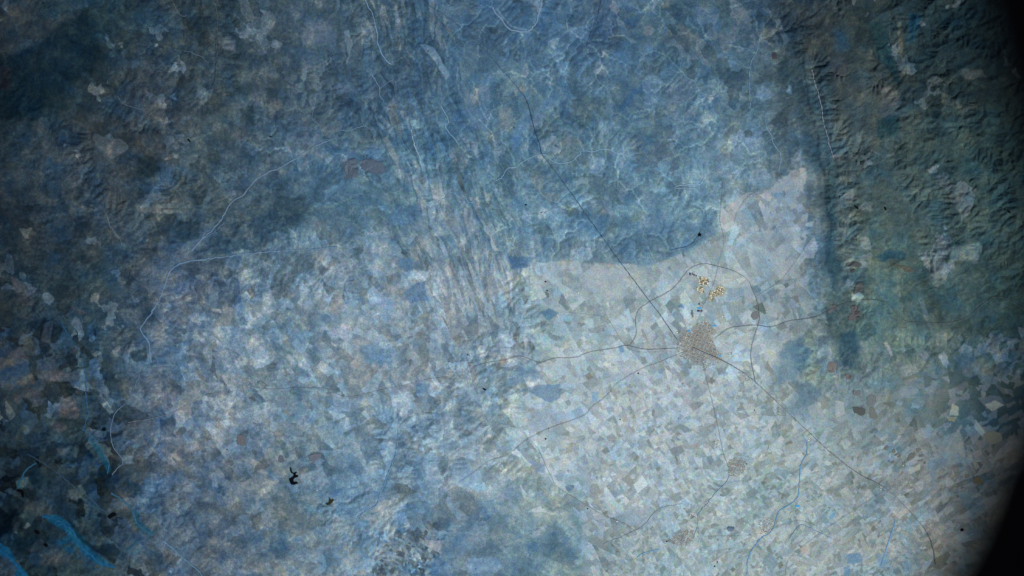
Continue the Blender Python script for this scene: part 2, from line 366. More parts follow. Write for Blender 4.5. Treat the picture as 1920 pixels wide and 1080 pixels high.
for cx, cy, r, c in [(1430,330,22,(120,142,166)), (1280,170,26,(96,114,138)), (1320,30,20,(90,112,140)), (1230,420,26,(112,136,164)), (1100,380,18,(120,146,172)),
                     (1040,400,18,(118,144,172)), (1500,760,26,(100,126,150)), (1210,380,18,(116,142,168)), (1135,235,14,(104,132,160)), (1170,300,24,(112,142,172)),
                     (1050,110,12,(112,138,166)), (1440,60,14,(110,118,124)), (1390,28,14,(104,116,130)), (1010,225,12,(110,132,160)), (905,225,20,(88,116,150)),
                     (1590,370,12,(104,118,130)), (1625,385,10,(104,120,132)), (1640,670,30,(98,118,128)), (1770,640,24,(96,112,116)), (1850,690,18,(92,98,92)),
                     (600,60,26,(96,112,136)), (580,110,16,(88,104,124)), (560,20,14,(84,98,116)), (430,80,12,(80,92,108)), (380,178,10,(88,98,112)), (480,180,14,(88,100,116)),
                     (300,225,12,(80,88,98)), (330,20,10,(66,76,86)), (25,18,12,(74,78,80)), (75,235,18,(62,68,76)), (230,380,16,(62,72,80)), (25,60,14,(46,60,70)),
                     (560,250,24,(84,104,130)), (640,170,16,(84,104,132)), (700,290,20,(96,124,156)), (650,290,20,(94,122,154)), (300,520,30,(88,104,124)), (90,700,18,(84,84,92)),
                     (30,670,16,(78,80,90)), (130,760,20,(84,84,94)), (110,800,14,(86,84,92)), (60,740,14,(80,82,92)), (560,230,10,(96,110,128)), (450,250,14,(84,92,104))]:
    ring = [(cx + r * math.cos(a) * 1.1, cy + r * math.sin(a) * 0.9) for a in np.linspace(0, 2 * math.pi, 9)[:-1]]
    tint(ring, c, 0.65, r * 0.35, True)
tint([(1435,60),(1495,60),(1540,200),(1566,300),(1582,450),(1604,620),(1630,720),(1570,700),(1548,600),(1538,480),(1528,330),(1500,240),(1455,130)], (46,70,86), .42, 8, True)
LL = [((290,620,430,620,520,690,620,790,700,900,850,1000,880,1010,760,1010,640,930,560,850,480,740,380,680), (18,86,124), .85), ((415,830,500,780,560,760,530,830,440,850), (14,68,100), .8), ((470,860,550,850,560,930,500,910), (14,70,104), .8),
      ((-60,800,0,830,70,880,150,1010,225,1090,90,1090,40,960,0,930,-60,900), (18,94,140), .85), ((620,20,700,60,780,160,830,280,810,320,770,230,690,100), (28,84,112), .8), ((985,560,1040,600,1040,660,1160,760,1120,785,1010,700), (32,86,110), .8),
      ((120,370,170,330,215,350,200,420,130,420), (58,94,112), .7), ((500,650,560,700,620,800,700,850,860,830,900,900,860,990,700,890,560,780), (8,24,38), .85), ((-60,540,0,560,80,640,100,720,0,790,-60,800), (5,18,30), .9),
      ((840,200,895,220,880,260,840,290), (12,28,42), .8), ((640,110,700,180,680,195,630,160), (16,36,50), .8), ((700,280,790,300,760,345,700,330), (16,38,54), .8), ((940,340,1070,420,1060,480,1000,500,960,420), (26,54,74), .75),
      ((400,100,560,110,620,70,540,85,420,80), (18,38,54), .8), ((240,260,420,320,430,400,280,440,230,380), (28,46,58), .7), ((200,880,300,800,440,880,560,920,500,1000,320,1010), (66,72,80), .7), ((420,120,520,115,525,160,440,172), (88,90,98), .75),
      ((905,175,1000,170,990,235,920,245), (108,118,130), .7), ((1275,165,1310,160,1360,205,1330,215), (140,142,150), .8), ((180,500,370,540,400,620,250,640,180,560), (56,66,76), .7), ((60,740,170,790,230,870,150,900,40,860), (14,36,52), .7),
      ((0,960,60,960,120,1090,0,1090), (74,84,98), .7), ((600,480,690,540,790,600,700,570), (56,88,112), .7), ((860,400,930,420,960,520,900,480), (80,88,96), .6), ((1590,330,1680,420,1690,480,1620,460), (44,66,86), .75)]
for v, c, a in LL: tint([(v[k] / 4, 810 + v[k + 1] / 4) for k in range(0, len(v), 2)], c, a * .8, 2.4)
tint([(357,477),(385,455),(415,432),(440,415),(500,400),(528,376),(575,364),(580,396),(548,430),(505,455),(440,472),(400,482)], (52,74,94), .5, 2.5, True)
tint([(300,432),(345,412),(380,415),(378,440),(350,458),(318,462)], (44,60,74), .7, 2.5, True); tint([(0,470),(600,470),(470,480),(300,500)], (70,92,116), .0, 3)
tint([(420,360),(470,330),(525,300),(520,330),(470,360),(440,390)], (62,80,102), .5, 3, True)
for v in ((650,350,720,350,820,400,810,460,760,510,630,490,630,410), (600,510,690,505,730,580,720,640,630,625,600,580), (940,500,1030,510,1095,570,1050,650,960,690,900,710,810,680,780,620,870,580), (790,690,870,690,910,740,880,785,790,760)):
    tint([(1240 + v[i] / 9, 480 + v[i + 1] / 9) for i in range(0, len(v), 2)], (160,154,136), .7, 1.0)
tint([(1240 + a / 9, 580 + b / 9) for a, b in [(700,160),(790,170),(900,400),(900,680),(1000,800),(900,900),(560,900),(340,740),(320,560),(560,340)]], (140,144,150), .5, 3, True)
tint([(1000,440),(1060,452),(1130,450),(1200,428),(1300,418),(1345,398),(1345,438),(1300,464),(1270,480),(1215,498),(1130,493),(1060,488),(1005,492)], (80,110,142), .5, 2)
tint([(1010,494),(1060,490),(1130,496),(1215,501),(1270,486),(1305,470),(1360,445),(1500,425),(1500,520),(1250,560),(1060,560)], (172,180,192), .28, 2)
# fields and bare patches with clear outlines
F = [
 (B2,(1290,330,1340,310,1400,315,1418,370,1350,395,1285,385),(140,160,182)), (B2,(838,250,872,315,912,332,860,330,842,295),(188,192,206)),
 (B2,(370,262,410,220,432,242,380,302),(150,166,182)), (B2,(480,70,530,40,560,90,620,240,520,250,490,130),(146,164,184)),
 (B2,(690,90,740,110,775,240,720,250,690,160),(146,156,174)), (B2,(800,0,840,10,830,70,815,60),(164,172,180)), (B2,(620,120,680,100,700,250,640,240),(138,156,178)),
 (B2,(1125,80,1172,110,1160,150,1098,152),(152,172,190)), (B2,(1020,100,1070,120,1068,180,1020,150),(146,164,190)), (B2,(430,440,492,446,470,500,430,480),(176,188,204)),
 (B2,(350,450,420,450,440,490,380,490),(158,178,202)), (B2,(1060,565,1130,480,1160,432,1185,470,1110,540),(172,182,198)), (B2,(1190,490,1245,480,1235,515,1180,500),(166,180,198)),
 (B2,(1885,640,1915,628,1925,655),(40,104,160)), (B2,(1390,770,1490,740,1480,785,1400,800),(128,134,146)), (B2,(1365,640,1490,640,1490,700,1400,712),(136,146,162)),
 (B2,(890,790,930,808,922,836,888,815),(176,190,206)), (B2,(1555,870,1590,868,1595,900,1570,902),(80,128,176)), (B2,(780,860,820,860,812,900,750,912),(172,184,198)),
 (B2,(210,640,350,670,400,720,300,760,220,720),(146,162,182)), (B2,(0,740,50,750,65,810,30,840,-10,820),(178,180,198)), (B2,(200,590,290,600,290,660,210,640),(138,156,190)),
 (B2,(240,510,330,540,310,570,240,560),(150,154,164)), (B2,(960,700,1010,690,1020,730,970,730),(150,166,186)), (B2,(900,880,950,880,945,915,895,910),(168,182,198)),
 (B2,(1075,925,1120,930,1110,955,1070,945),(166,182,198)), (B2,(1160,960,1200,960,1190,1005,1150,1000),(160,176,196)), (B2,(480,850,530,860,520,890,480,880),(160,172,190)),
 (B2,(1030,830,1050,825,1060,900,1030,930),(160,170,190)), (B2,(1240,690,1300,700,1290,730,1240,720),(150,188,216)), (B2,(1620,960,1700,1000,1680,1060,1500,1060),(160,172,194)),
 (B2,(1350,480,1600,420,1620,520,1500,560,1370,560),(160,168,184)), (B2,(1700,780,1740,760,1770,800,1740,850),(168,178,196)), (B2,(820,450,860,430,870,560,830,570),(150,158,170)),
 (B2,(930,440,965,450,950,520,930,500),(156,168,190)), (B2,(1480,760,1560,770,1540,800,1480,800),(150,176,198)), (B2,(340,1065,385,1060,400,1085,345,1085),(176,190,206)),
 (B3,(240,130,250,80,330,20,400,-5,370,60,300,110,290,160,225,195,215,140),(158,160,168)), (B3,(430,20,480,0,505,30,490,55),(166,172,188)),
 (B3,(262,270,275,205,300,175,320,222,296,262,278,300,250,300),(176,204,222)), (B3,(688,182,745,155,735,192,700,197),(168,182,192)),
 (B3,(345,510,372,500,400,560,418,600,350,642),(170,173,186)), (B3,(680,370,688,305,740,255,762,300,742,372),(164,170,186)), (B3,(250,540,345,540,340,610,250,610),(134,152,172)),
 (B3,(950,575,1000,560,1018,590,990,613,950,612),(168,182,190)), (B3,(1130,840,1150,840,1185,920,1168,924),(148,150,160)), (B3,(185,870,280,838,278,895,240,905,200,890),(176,182,196)),
 (B3,(470,900,515,952,500,962,455,912),(172,180,194)), (B3,(540,780,600,760,582,850,540,855),(152,160,178)), (B3,(190,990,220,985,242,1020,200,1032),(120,122,128)),
 (B3,(940,360,1000,380,1000,420,930,400),(96,112,122)), (B3,(980,250,1050,260,1055,330,1010,320),(116,130,142)), (B3,(750,900,830,870,840,960,770,980),(140,154,168)),
 (B3,(1240,985,1300,960,1330,1010,1260,1040),(118,132,142)), (B3,(1320,600,1350,600,1400,760,1380,760),(92,108,120)), (B3,(1400,760,1440,850,1430,870,1390,780),(104,116,120)),
 (B3,(690,600,770,600,750,640,690,640),(136,148,158)), (B3,(30,990,70,1000,90,1050,40,1040),(160,182,200)), (B3,(900,0,960,-20,950,60,910,70),(104,114,122)),
 (B3,(420,820,470,840,450,900,410,890),(170,178,194)), (B3,(500,400,640,380,620,450,520,470),(156,162,176)), (B3,(120,680,170,640,190,720,140,740),(140,158,178)),
 (C3,(0,30,50,20,42,150,0,160),(172,176,192)), (C3,(100,165,172,180,182,222,100,217),(176,184,196)), (C3,(860,90,905,100,912,170,860,182),(166,172,182)), (C3,(740,240,800,190,820,200,760,260),(162,170,180)),
 (C3,(1500,172,1520,112,1556,130,1550,180),(162,162,152)), (C3,(1490,180,1545,185,1530,212,1495,208),(146,138,116)), (C3,(1260,478,1340,448,1335,482,1280,512),(176,178,178)),
 (C3,(660,930,712,903,722,950,680,976),(182,172,172)), (C3,(450,640,480,628,516,680,490,706,460,682),(118,130,140)), (C3,(918,958,1000,952,1012,1002,932,1014),(88,130,172)),
 (C3,(440,1000,480,950,542,1010,500,1062),(110,136,156)), (C3,(250,808,270,805,290,812,280,830,255,828),(84,104,124)), (C3,(700,345,790,380,760,420,720,390),(168,178,192)),
 (C3,(200,760,290,740,300,805,205,805),(172,180,190)), (C3,(160,880,190,870,200,900,165,905),(174,184,194)), (C3,(1000,480,1040,470,1060,510,1010,520),(140,150,160)),
 (C3,(1560,620,1620,600,1620,690,1570,690),(96,120,140)), (C3,(1650,200,1710,280,1690,300,1640,240),(136,146,154)), (C3,(1700,120,1760,90,1810,120,1740,150),(136,140,140)),
 (C3,(1050,880,1090,870,1090,910,1050,900),(100,130,150)), (C3,(1420,320,1560,260,1600,430,1440,490),(116,128,140)), (C3,(1080,960,1170,940,1160,1030,1110,1040),(112,142,172)),
 (C3,(1390,430,1430,420,1440,590,1400,600),(112,128,146)), (C3,(820,740,870,700,850,750,825,762),(96,150,190)), (C3,(905,1030,945,1020,940,1080,910,1080),(90,134,172)),
 (C3,(1180,460,1225,455,1220,500,1180,495),(96,126,140)), (C3,(700,130,760,100,800,190,740,240),(146,158,172)), (C3,(1170,30,1185,40,1160,120,1145,110),(112,116,110)),
 (C2,(1050,165,1130,118,1262,190,1180,250,1070,272),(152,166,190)), (C2,(470,875,580,882,545,945,470,905),(150,156,172)), (C2,(700,1000,720,980,870,975,902,1020,870,1060,730,1062),(126,152,184)),
 (C2,(1060,852,1150,790,1160,802,1080,872),(152,168,188)), (C2,(1040,722,1120,688,1172,730,1212,732,1100,722),(178,192,206)), (C2,(1008,568,1046,622,1018,622),(190,204,216)),
 (C2,(1368,352,1400,308,1442,330,1425,392,1380,380),(182,190,202)), (C2,(880,640,960,565,1012,640,940,652),(132,152,178)), (C2,(1440,740,1490,745,1472,880,1450,870),(162,172,194)),
 (C2,(1050,60,1080,100,1060,130,1110,110,1115,40,1150,70,1165,120,1100,140,1050,140),(164,186,210)), (C2,(280,60,380,20,400,130,340,190,290,130),(170,184,202)), (C2,(285,20,390,0,400,40,300,60),(132,136,148)),
 (C2,(1150,450,1190,480,1220,500,1200,518,1170,500),(176,186,202)), (C2,(1195,518,1250,505,1245,550,1215,548),(122,142,160)), (C2,(720,575,800,560,850,590,760,605),(130,162,190)),
 (C2,(1060,430,1150,450,1140,500,1090,490),(118,142,176)), (C2,(930,60,1080,10,1240,0,1230,80,1180,110,1050,40),(88,122,162)), (C2,(1230,0,1280,-10,1275,30,1230,25),(176,188,210)),
 (C2,(1410,50,1450,40,1440,100,1410,100),(112,158,204)), (C2,(860,60,900,90,890,110,850,80),(158,180,204)), (C2,(560,200,590,150,630,170,630,230,590,290,570,240),(140,160,182)),
 (C2,(1240,640,1290,620,1310,640,1260,670),(148,146,152)), (C2,(1700,640,1760,560,1790,620,1760,660),(170,178,190)), (C2,(1580,680,1760,700,1740,810,1600,790),(156,166,184)),
 (C2,(1040,900,1100,890,1115,920,1060,970),(72,108,150)), (C2,(800,690,840,760,800,770,780,720),(78,112,150)), (C2,(1390,570,1440,560,1470,610,1400,640),(136,140,148)),
 (C2,(80,1050,130,1038,140,1070,90,1080),(158,148,140)), (C2,(0,80,60,85,50,150,0,150),(142,160,186)), (C2,(420,0,500,0,470,60,420,50),(92,122,156)), (C2,(700,370,760,380,750,430,690,410),(160,182,210)),
 (C1,(1690,512,1740,498,1755,560,1700,578),(138,156,176)), (C1,(340,140,455,130,430,200,340,190),(86,84,92)), (C1,(70,60,140,60,110,115,80,100),(80,80,88)),
 (C1,(180,90,260,80,230,120,180,130),(82,84,94)), (C1,(990,150,1060,180,1042,240,990,240),(116,130,150)), (C1,(250,950,330,930,420,1000,300,1022),(74,80,90)), (C1,(1200,0,1260,-10,1260,30,1200,40),(140,152,168)),
 (C1,(1330,200,1410,180,1420,240,1340,280),(120,134,156)), (C1,(960,390,1010,420,1000,430,950,400),(128,136,150)), (C1,(1190,510,1220,500,1225,580,1195,575),(116,132,156)), (C1,(110,540,160,520,150,580,105,580),(70,90,100)),
 (C1,(700,420,740,400,750,450,700,450),(102,118,138)), (C1,(110,1000,0,960,0,1080,80,1080),(70,82,96)), (C1,(1870,60,1920,40,1920,160,1880,150),(150,166,190)), (C1,(380,600,430,590,440,660,400,650),(72,84,94)),
 (B1,(1728,460,1816,520,1822,650,1780,600),(142,152,166)), (B1,(1750,700,1790,690,1842,760,1800,748),(138,146,156)), (B1,(1840,680,1870,570,1925,560,1925,700,1890,700),(126,132,142)),
 (B1,(1850,790,1925,755,1925,822,1860,815),(168,168,186)), (B1,(1195,655,1242,660,1248,680,1200,675),(166,166,176)), (B1,(1180,560,1230,560,1232,615,1180,615),(112,132,152)), (B1,(1250,640,1300,650,1290,690,1255,680),(118,124,136)),
 (B1,(1310,550,1340,470,1362,620,1320,642),(56,82,112)), (B1,(50,470,150,520,200,640,120,642),(70,70,78)), (B1,(100,1060,180,1018,205,1082,110,1085),(90,86,84)), (B1,(700,900,740,880,720,940,690,930),(112,124,140)),
 (B1,(250,1030,450,1010,440,1070,260,1060),(82,86,98)), (B1,(200,950,300,920,330,1000,210,1000),(68,76,90)), (B1,(250,740,300,720,280,850,230,840),(72,78,90)), (B1,(0,930,60,940,80,980,0,990),(84,86,88)),
 (B1,(400,640,470,660,490,690,420,680),(76,80,88)), (B1,(1190,900,1330,880,1320,960,1220,970),(128,140,158)), (B1,(540,790,600,780,590,830,540,820),(76,92,110)),
 (A1,(1690,200,1782,98,1765,230,1702,262),(98,112,132)), (A1,(1120,530,1200,498,1182,550,1130,592),(92,102,112)), (A1,(1260,222,1330,240,1320,285,1250,272),(88,98,112)), (A1,(1775,10,1810,5,1812,45,1780,50),(104,116,134)),
 (A1,(890,670,930,650,960,690,920,715),(82,88,98)), (A1,(1400,530,1500,510,1490,570,1400,560),(84,94,108)), (A1,(900,930,960,910,990,1060,930,1080),(72,84,100)), (A1,(1500,550,1580,560,1580,620,1520,600),(78,86,96)),
 (A2,(438,250,470,245,520,268,612,420,590,448,530,350),(128,150,172)), (A2,(388,682,440,668,442,720,400,728),(122,152,176)), (A2,(300,962,335,948,338,1010,305,1000),(134,152,170)),
 (A2,(1690,460,1740,415,1802,450,1762,640,1700,620),(98,124,154)), (A2,(1150,232,1232,210,1202,282),(120,142,166)), (A2,(1400,885,1480,890,1472,1000,1400,972),(122,148,178)), (A2,(220,980,280,960,290,1030,230,1030),(104,134,164)),
 (A2,(1130,570,1225,520,1225,590,1120,620),(98,126,158)), (A2,(770,480,830,440,835,580,780,590),(92,120,152)), (A2,(1050,600,1065,690,1000,830,950,820,980,700),(94,124,158)), (A2,(850,30,950,150,1050,180,1050,168,960,150,865,30),(112,134,162)),
 (A2,(1210,340,1300,350,1280,430,1230,420),(110,140,170)), (A2,(330,850,370,860,370,980,320,940),(88,116,146)), (A2,(1270,140,1400,180,1390,230,1300,200),(98,122,152)), (A2,(1720,230,1760,300,1730,380,1690,320),(98,122,150)),
 (A2,(1255,670,1295,688,1255,690),(130,150,170)), (A2,(760,20,880,30,870,60,780,50),(74,100,134)), (A2,(0,900,80,890,90,1000,10,1010),(92,100,118)),
]
for sh, v, c in F: patch(sh, v, c, 0.66, 1.3)
del_holder = None

# ------------------------------------------------------------------ traced streams (map units, width, colour)
streams = [
 ([(633,463),(580,468),(533,470),(467,475),(433,480),(380,487),(343,493),(318,510),(307,540),(297,565),(283,587),(270,605),(263,617),(272,632),(280,650),(283,680)], 3.0, (94,124,152), 'pale wadi curving round the foot of the dark left hills'),
 ([(262,700),(248,735),(233,757),(217,773),(209,795),(207,817),(214,840),(226,857),(230,867),(218,880),(210,890)], 2.0, (84,108,132), 'pale stream bending in a hook near the left edge'),
 ([(200,400),(204,418),(210,430),(222,445),(228,458)], 1.4, (92,106,120), 'short pale gully in the left hills'),
 ([(620,262),(587,277),(555,297),(520,317),(498,325),(480,337),(468,350),(455,366),(437,377),(425,392),(420,403),(400,430),(380,447),(366,462),(357,473)], 2.6, (100,126,152), 'pale stream descending southwest through the dark left hills'),
 ([(930,338),(940,334),(945,325),(953,316),(968,313),(980,303),(992,297),(1013,290),(1026,292),(1035,302),(1050,307),(1070,303),(1085,290),(1093,283),(1112,284),(1130,280),(1145,282),(1160,290)], 1.7, (122,158,188), 'pale meandering stream crossing the dark highway'),
 ([(923,13),(932,28),(943,40),(953,52),(970,59),(990,58),(1000,50),(1007,38),(1012,20),(1018,-5)], 3.0, (112,138,166), 'broad pale hook shaped stream bed near the top edge'),
 ([(1063,43),(1066,55),(1078,64),(1090,72)], 1.6, (120,148,172), 'short pale gully beside the top clearing'),
 ([(685,0),(697,25),(707,60),(708,78),(716,100),(725,115),(735,122)], 1.7, (110,146,182), 'pale blue stream in the striped upper hills'),
 ([(697,140),(704,152),(712,166),(712,180),(720,191)], 1.3, (108,140,170), 'small pale stream between striped ridges'),
 ([(712,166),(725,156),(738,148)], 1.0, (104,136,166), 'tiny pale side gully between striped ridges'),
 ([(828,200),(836,215),(841,228),(835,238),(845,252),(855,263),(861,272)], 1.6, (122,154,182), 'pale crooked stream in the upper middle'),
 ([(771,243),(773,255),(777,272),(785,290),(788,305)], 1.8, (140,170,192), 'bright pale stream beside a dark narrow ridge'),
 ([(640,245),(655,245),(668,240),(682,237)], 1.1, (112,146,176), 'thin pale stream on the blue plain left of the striped ridges'),
 ([(1522,130),(1530,160),(1537,185),(1541,205),(1545,235),(1553,257),(1556,275),(1562,295)], 2.0, (112,122,136), 'pinkish dry valley on the west flank of the mountains'),
 ([(1425,70),(1420,93),(1414,105),(1407,120),(1406,150),(1405,175),(1407,200)], 1.5, (108,140,170), 'pale stream running south along the mountain foot'),
 ([(1437,238),(1447,256),(1452,272),(1463,287),(1464,300),(1460,320)], 1.5, (116,146,174), 'pale forked stream on the plain west of the mountains'),
 ([(1447,260),(1432,272),(1427,285),(1427,310)], 1.2, (116,146,174), 'left fork of the pale stream west of the mountains'),
 ([(1280,135),(1287,145),(1300,152),(1318,178),(1335,182),(1352,172)], 1.2, (108,136,162), 'winding pale stream in the upper blue woods'),
 ([(1265,350),(1285,346),(1310,345),(1320,335)], 1.8, (140,172,200), 'bright pale stream north of the black star shaped lake'),
 ([(1266,353),(1285,353),(1305,352)], 1.3, (134,166,196), 'second bright stream strand north of the black star shaped lake'),
 ([(1255,470),(1275,465),(1293,460),(1303,450),(1310,443)], 1.7, (64,96,134), 'dark blue creek feeding the black star shaped lake'),
 ([(1505,815),(1513,830),(1513,850),(1505,865),(1500,880),(1500,900),(1497,927),(1490,938),(1480,947),(1462,958),(1455,975),(1450,990),(1442,1000),(1428,1008),(1412,1028),(1404,1045),(1400,1077)], 2.0, (92,148,192), 'bright blue river winding through the lower right fields'),
 ([(1680,972),(1676,990),(1668,1012),(1662,1035),(1652,1060)], 2.6, (104,150,188), 'blue creek near the bottom right'),
 ([(1367,880),(1364,900),(1352,915),(1340,926),(1325,945),(1310,965),(1308,985),(1300,1010)], 1.3, (120,150,176), 'greenish blue creek south of the small village'),
 ([(747,805),(746,825),(742,850),(735,870),(727,890),(720,910),(712,928),(706,945),(692,955),(678,963),(668,975)], 1.8, (104,146,184), 'pale blue stream along a wooded scarp at lower centre'),
 ([(833,772),(826,780),(834,800),(832,822),(834,845),(838,865)], 1.3, (122,150,180), 'thin stream in the lower centre hills'),
 ([(880,735),(890,748),(903,760),(905,775),(915,795),(925,800)], 1.6, (138,164,190), 'pale stream below the middle village'),
 ([(113,600),(120,615),(127,627),(138,642),(150,660),(158,672),(160,687)], 3.0, (30,72,102), 'upper reach of the dark blue valley at left'),
 ([(158,690),(161,715),(161,745),(164,775),(155,808)], 2.4, (40,84,120), 'narrow dark blue valley floor at left'),
 ([(155,806),(170,816),(182,828),(192,842),(200,860),(204,876),(203,890)], 7.0, (32,86,118), 'blue irrigated valley strip curving left of the hooked stream'),
 ([(78,968),(105,975),(127,990),(142,1008),(152,1027),(170,1042),(188,1057),(213,1064)], 12.0, (18,80,120), 'wide bright blue irrigated valley at lower left'),
 ([(208,925),(225,935),(240,948),(249,962),(256,980),(268,992),(285,1003)], 4.0, (40,84,112), 'blue irrigated strip right of the wide blue valley'),
 ([(-20,1015),(0,1030),(18,1048),(32,1062),(48,1085)], 16.0, (16,94,146), 'broad bright blue valley in the bottom left corner'),
 ([(306,1015),(325,1030),(345,1048),(362,1062),(380,1080)], 2.2, (84,124,156), 'thin blue river strip at the bottom left'),
 ([(50,850),(83,870),(105,885),(127,903),(148,920),(167,933),(183,948),(200,963)], 1.8, (44,74,100), 'blue grey canal line across the dark lower left'),
 ([(68,868),(50,880),(38,900),(33,915)], 4.0, (36,84,112), 'curved blue strip above the small black pond'),
 ([(260,1012),(248,1024),(236,1032)], 3.5, (26,74,104), 'short blue strip linking two valleys at lower left'),
 ([(1068,912),(1058,905)], 1.0, (120,150,176), 'short ditch at the square lake'),
 ([(353,480),(370,455),(395,440),(420,418)], 1.6, (84,112,140), 'pale track through the dark hill patch'),
 ([(407,0),(406,30),(408,55),(405,80),(407,110),(404,150)], 1.5, (72,84,92), 'pale greenish straight valley near the top left'),
 ([(405,100),(404,130),(402,155),(385,165)], 2.2, (48,68,86), 'dark straight scarp near the top left'),
 ([(220,180),(228,192),(240,198),(262,204),(282,212)], 1.3, (78,92,104), 'pale forked gully in the upper left woods'),
 ([(345,95),(360,99),(378,107),(392,118)], 1.2, (82,100,114), 'thin pale gully in the upper left woods'),
 ([(325,5),(337,28),(350,30)], 1.4, (88,98,108), 'short pale gully near the top edge at left'),
 ([(588,205),(585,222),(596,232),(603,245),(607,255)], 1.2, (92,118,142), 'thin stream left of the blue plain'),
 ([(325,350),(338,365),(343,378),(340,398)], 1.3, (80,100,120), 'pale curved gully beside the dark hills'),
 ([(1067,912),(1075,921),(1064,923),(1060,915),(1067,912)], 0.9, (150,170,190), 'pale bank of the square lake'),
 ([(1013,360),(1030,375),(1047,384),(1020,400)], 1.1, (128,158,184), 'pale gully left of the long dark highway'),
 ([(830,375),(842,362),(852,362),(860,370),(872,372),(880,380),(890,374)], 1.1, (122,154,180), 'pale meander at the head of the striped fields'),
 ([(1130,1020),(1200,990),(1235,955),(1280,945)], 0.9, (124,150,176), 'faint ditch in the lower fields'),
 ([(1195,1045),(1207,1038),(1222,1034),(1236,1030)], 2.2, (104,158,196), 'short bright blue creek near the bottom edge'),
 ([(1480,1010),(1500,985),(1520,990),(1545,1003),(1560,1010)], 1.4, (98,140,176), 'short blue creek beside the striped fields'),
]

# ------------------------------------------------------------------ relief
def wedge(H, pts, height, width, side=0.0):
    """a ridge along a traced crest"""
    s = window(pts, width * 1.5)
    d = seg_dist(SX[s], SY[s], catmull(pts, 4) if len(pts) > 2 else pts)
    H[s] += height * np.clip(1 - d / width, 0, 1) ** 1.3
# running water shapes the hills: streams cut down, everything else is lifted
CS = 2.6; ex = np.arange(-60, 1982, CS); ey = np.arange(-60, 1142, CS); EX, EY = np.meshgrid(ex, ey); eh, ew = EX.shape
mtn = (inside(EX + fbm(EX, EY, 40, 301, 3) * 12, EY, [(1415, -90), (1500, 120), (1535, 300), (1560, 470), (1620, 640), (2100, 660), (2100, -90)])).astype(float)
base_l = np.zeros(EX.shape, bool); base_l[0] = base_l[-1] = True; base_l[:, 0] = base_l[:, -1] = True
base_l |= inside(EX + fbm(EX, EY, 40, 303, 3) * 10, EY + fbm(EX, EY, 40, 304, 3) * 10, FARM)
for pts_, w_, c_0, l_ in streams:
    q_ = np.array(catmull(pts_, 8)); ii_ = np.clip(((q_[:, 0] + 60) / CS).round().astype(int), 0, ew - 1); jj_ = np.clip(((q_[:, 1] + 60) / CS).round().astype(int), 0, eh - 1)
    base_l[jj_, ii_] = True
for pts_ in ([(1440, 100), (1500, 260), (1540, 400), (1560, 560)], [(1700, -60), (1712, 60), (1690, 120), (1735, 210), (1722, 300), (1770, 400), (1750, 480)], [(1930, 100), (1850, 60), (1800, 30), (1740, 60)],
             [(1980, 300), (1900, 250), (1840, 262), (1800, 210)], [(1990, 520), (1900, 470), (1850, 400)], [(0, 200), (90, 260), (120, 380), (100, 520), (130, 620)]):
    q_ = np.array(catmull(pts_, 40)); q_ = q_ + np.stack([fbm(q_[:, 0], q_[:, 1], 30, 310, 3), fbm(q_[:, 0], q_[:, 1], 30, 311, 3)], 1) * 22
    ii_ = np.clip(((q_[:, 0] + 60) / CS).round().astype(int), 0, ew - 1); jj_ = np.clip(((q_[:, 1] + 60) / CS).round().astype(int), 0, eh - 1); base_l[jj_, ii_] = True
he = 8 + 3 * fbm(EX, EY, 260, 305, 2) + (0.9 + 4.0 * mtn) * fbm(EX, EY, 55, 307, 4) + np.random.RandomState(5).rand(eh, ew) * 0.45
he[base_l] = 0
upl = 1 + 0.5 * fbm(EX, EY, 120, 306, 3) + mtn * (1.3 + 0.9 * fbm(EX * 1.0 - EY * 0.3, EY / 2.6, 46, 308, 3))
fl = np.arange(eh * ew).reshape(eh, ew); bl = base_l.ravel()
off = [(-1, -1), (-1, 0), (-1, 1), (0, -1), (0, 1), (1, -1), (1, 0), (1, 1)]
for it in range(16):
    hp = np.pad(he, 1, constant_values=1e9); best = np.zeros(he.shape); rec = fl.copy(); dist = np.ones(he.shape)
    for dj, di in off:
        nb = hp[1 + dj:1 + dj + eh, 1 + di:1 + di + ew]; L_ = math.hypot(dj, di); sl_ = (he - nb) / L_; b_ = sl_ > best
        best = np.where(b_, sl_, best); rec = np.where(b_, fl + dj * ew + di, rec); dist = np.where(b_, L_, dist)
    rec = rec.ravel(); rec[bl] = fl.ravel()[bl]; dist = dist.ravel()
    lev = (rec != fl.ravel()).astype(np.int32); p_ = rec.copy()
    for _ in range(13):
        lev = lev + lev[p_]; p_ = p_[p_]
        if (p_ == p_[p_]).all() and _ > 10: break
    order = np.argsort(lev, kind='stable'); lv = lev[order]; cuts = np.searchsorted(lv, np.arange(lv[-1] + 2))
    A_ = np.ones(eh * ew)
    for k in range(lv[-1], 0, -1):
        g_ = order[cuts[k]:cuts[k + 1]]; np.add.at(A_, rec[g_], A_[g_])
    hf = he.ravel().copy(); uf = upl.ravel(); hf[~bl] += uf[~bl] * 0.55
    F_ = 0.34 * A_ ** 0.48 / dist
    for k in range(1, lv[-1] + 1):
        g_ = order[cuts[k]:cuts[k + 1]]; hf[g_] = (hf[g_] + F_[g_] * hf[rec[g_]]) / (1 + F_[g_])
    he = hf.reshape(eh, ew)
    sm = (np.roll(he, 1, 0) + np.roll(he, -1, 0) + np.roll(he, 1, 1) + np.roll(he, -1, 1)) / 4; he = np.where(base_l, he, he * 0.9 + sm * 0.1)
acc = np.log(A_).reshape(eh, ew)
def from_coarse(a):
    fx = np.clip((GX + 60) / CS, 0, ew - 1.001); fy = np.clip((GY + 60) / CS, 0, eh - 1.001); i = fx.astype(int); j = fy.astype(int); u = fx - i; v = fy - j
    return (a[j, i] * (1 - u) + a[j, i + 1] * u) * (1 - v) + (a[j + 1, i] * (1 - u) + a[j + 1, i + 1] * u) * v
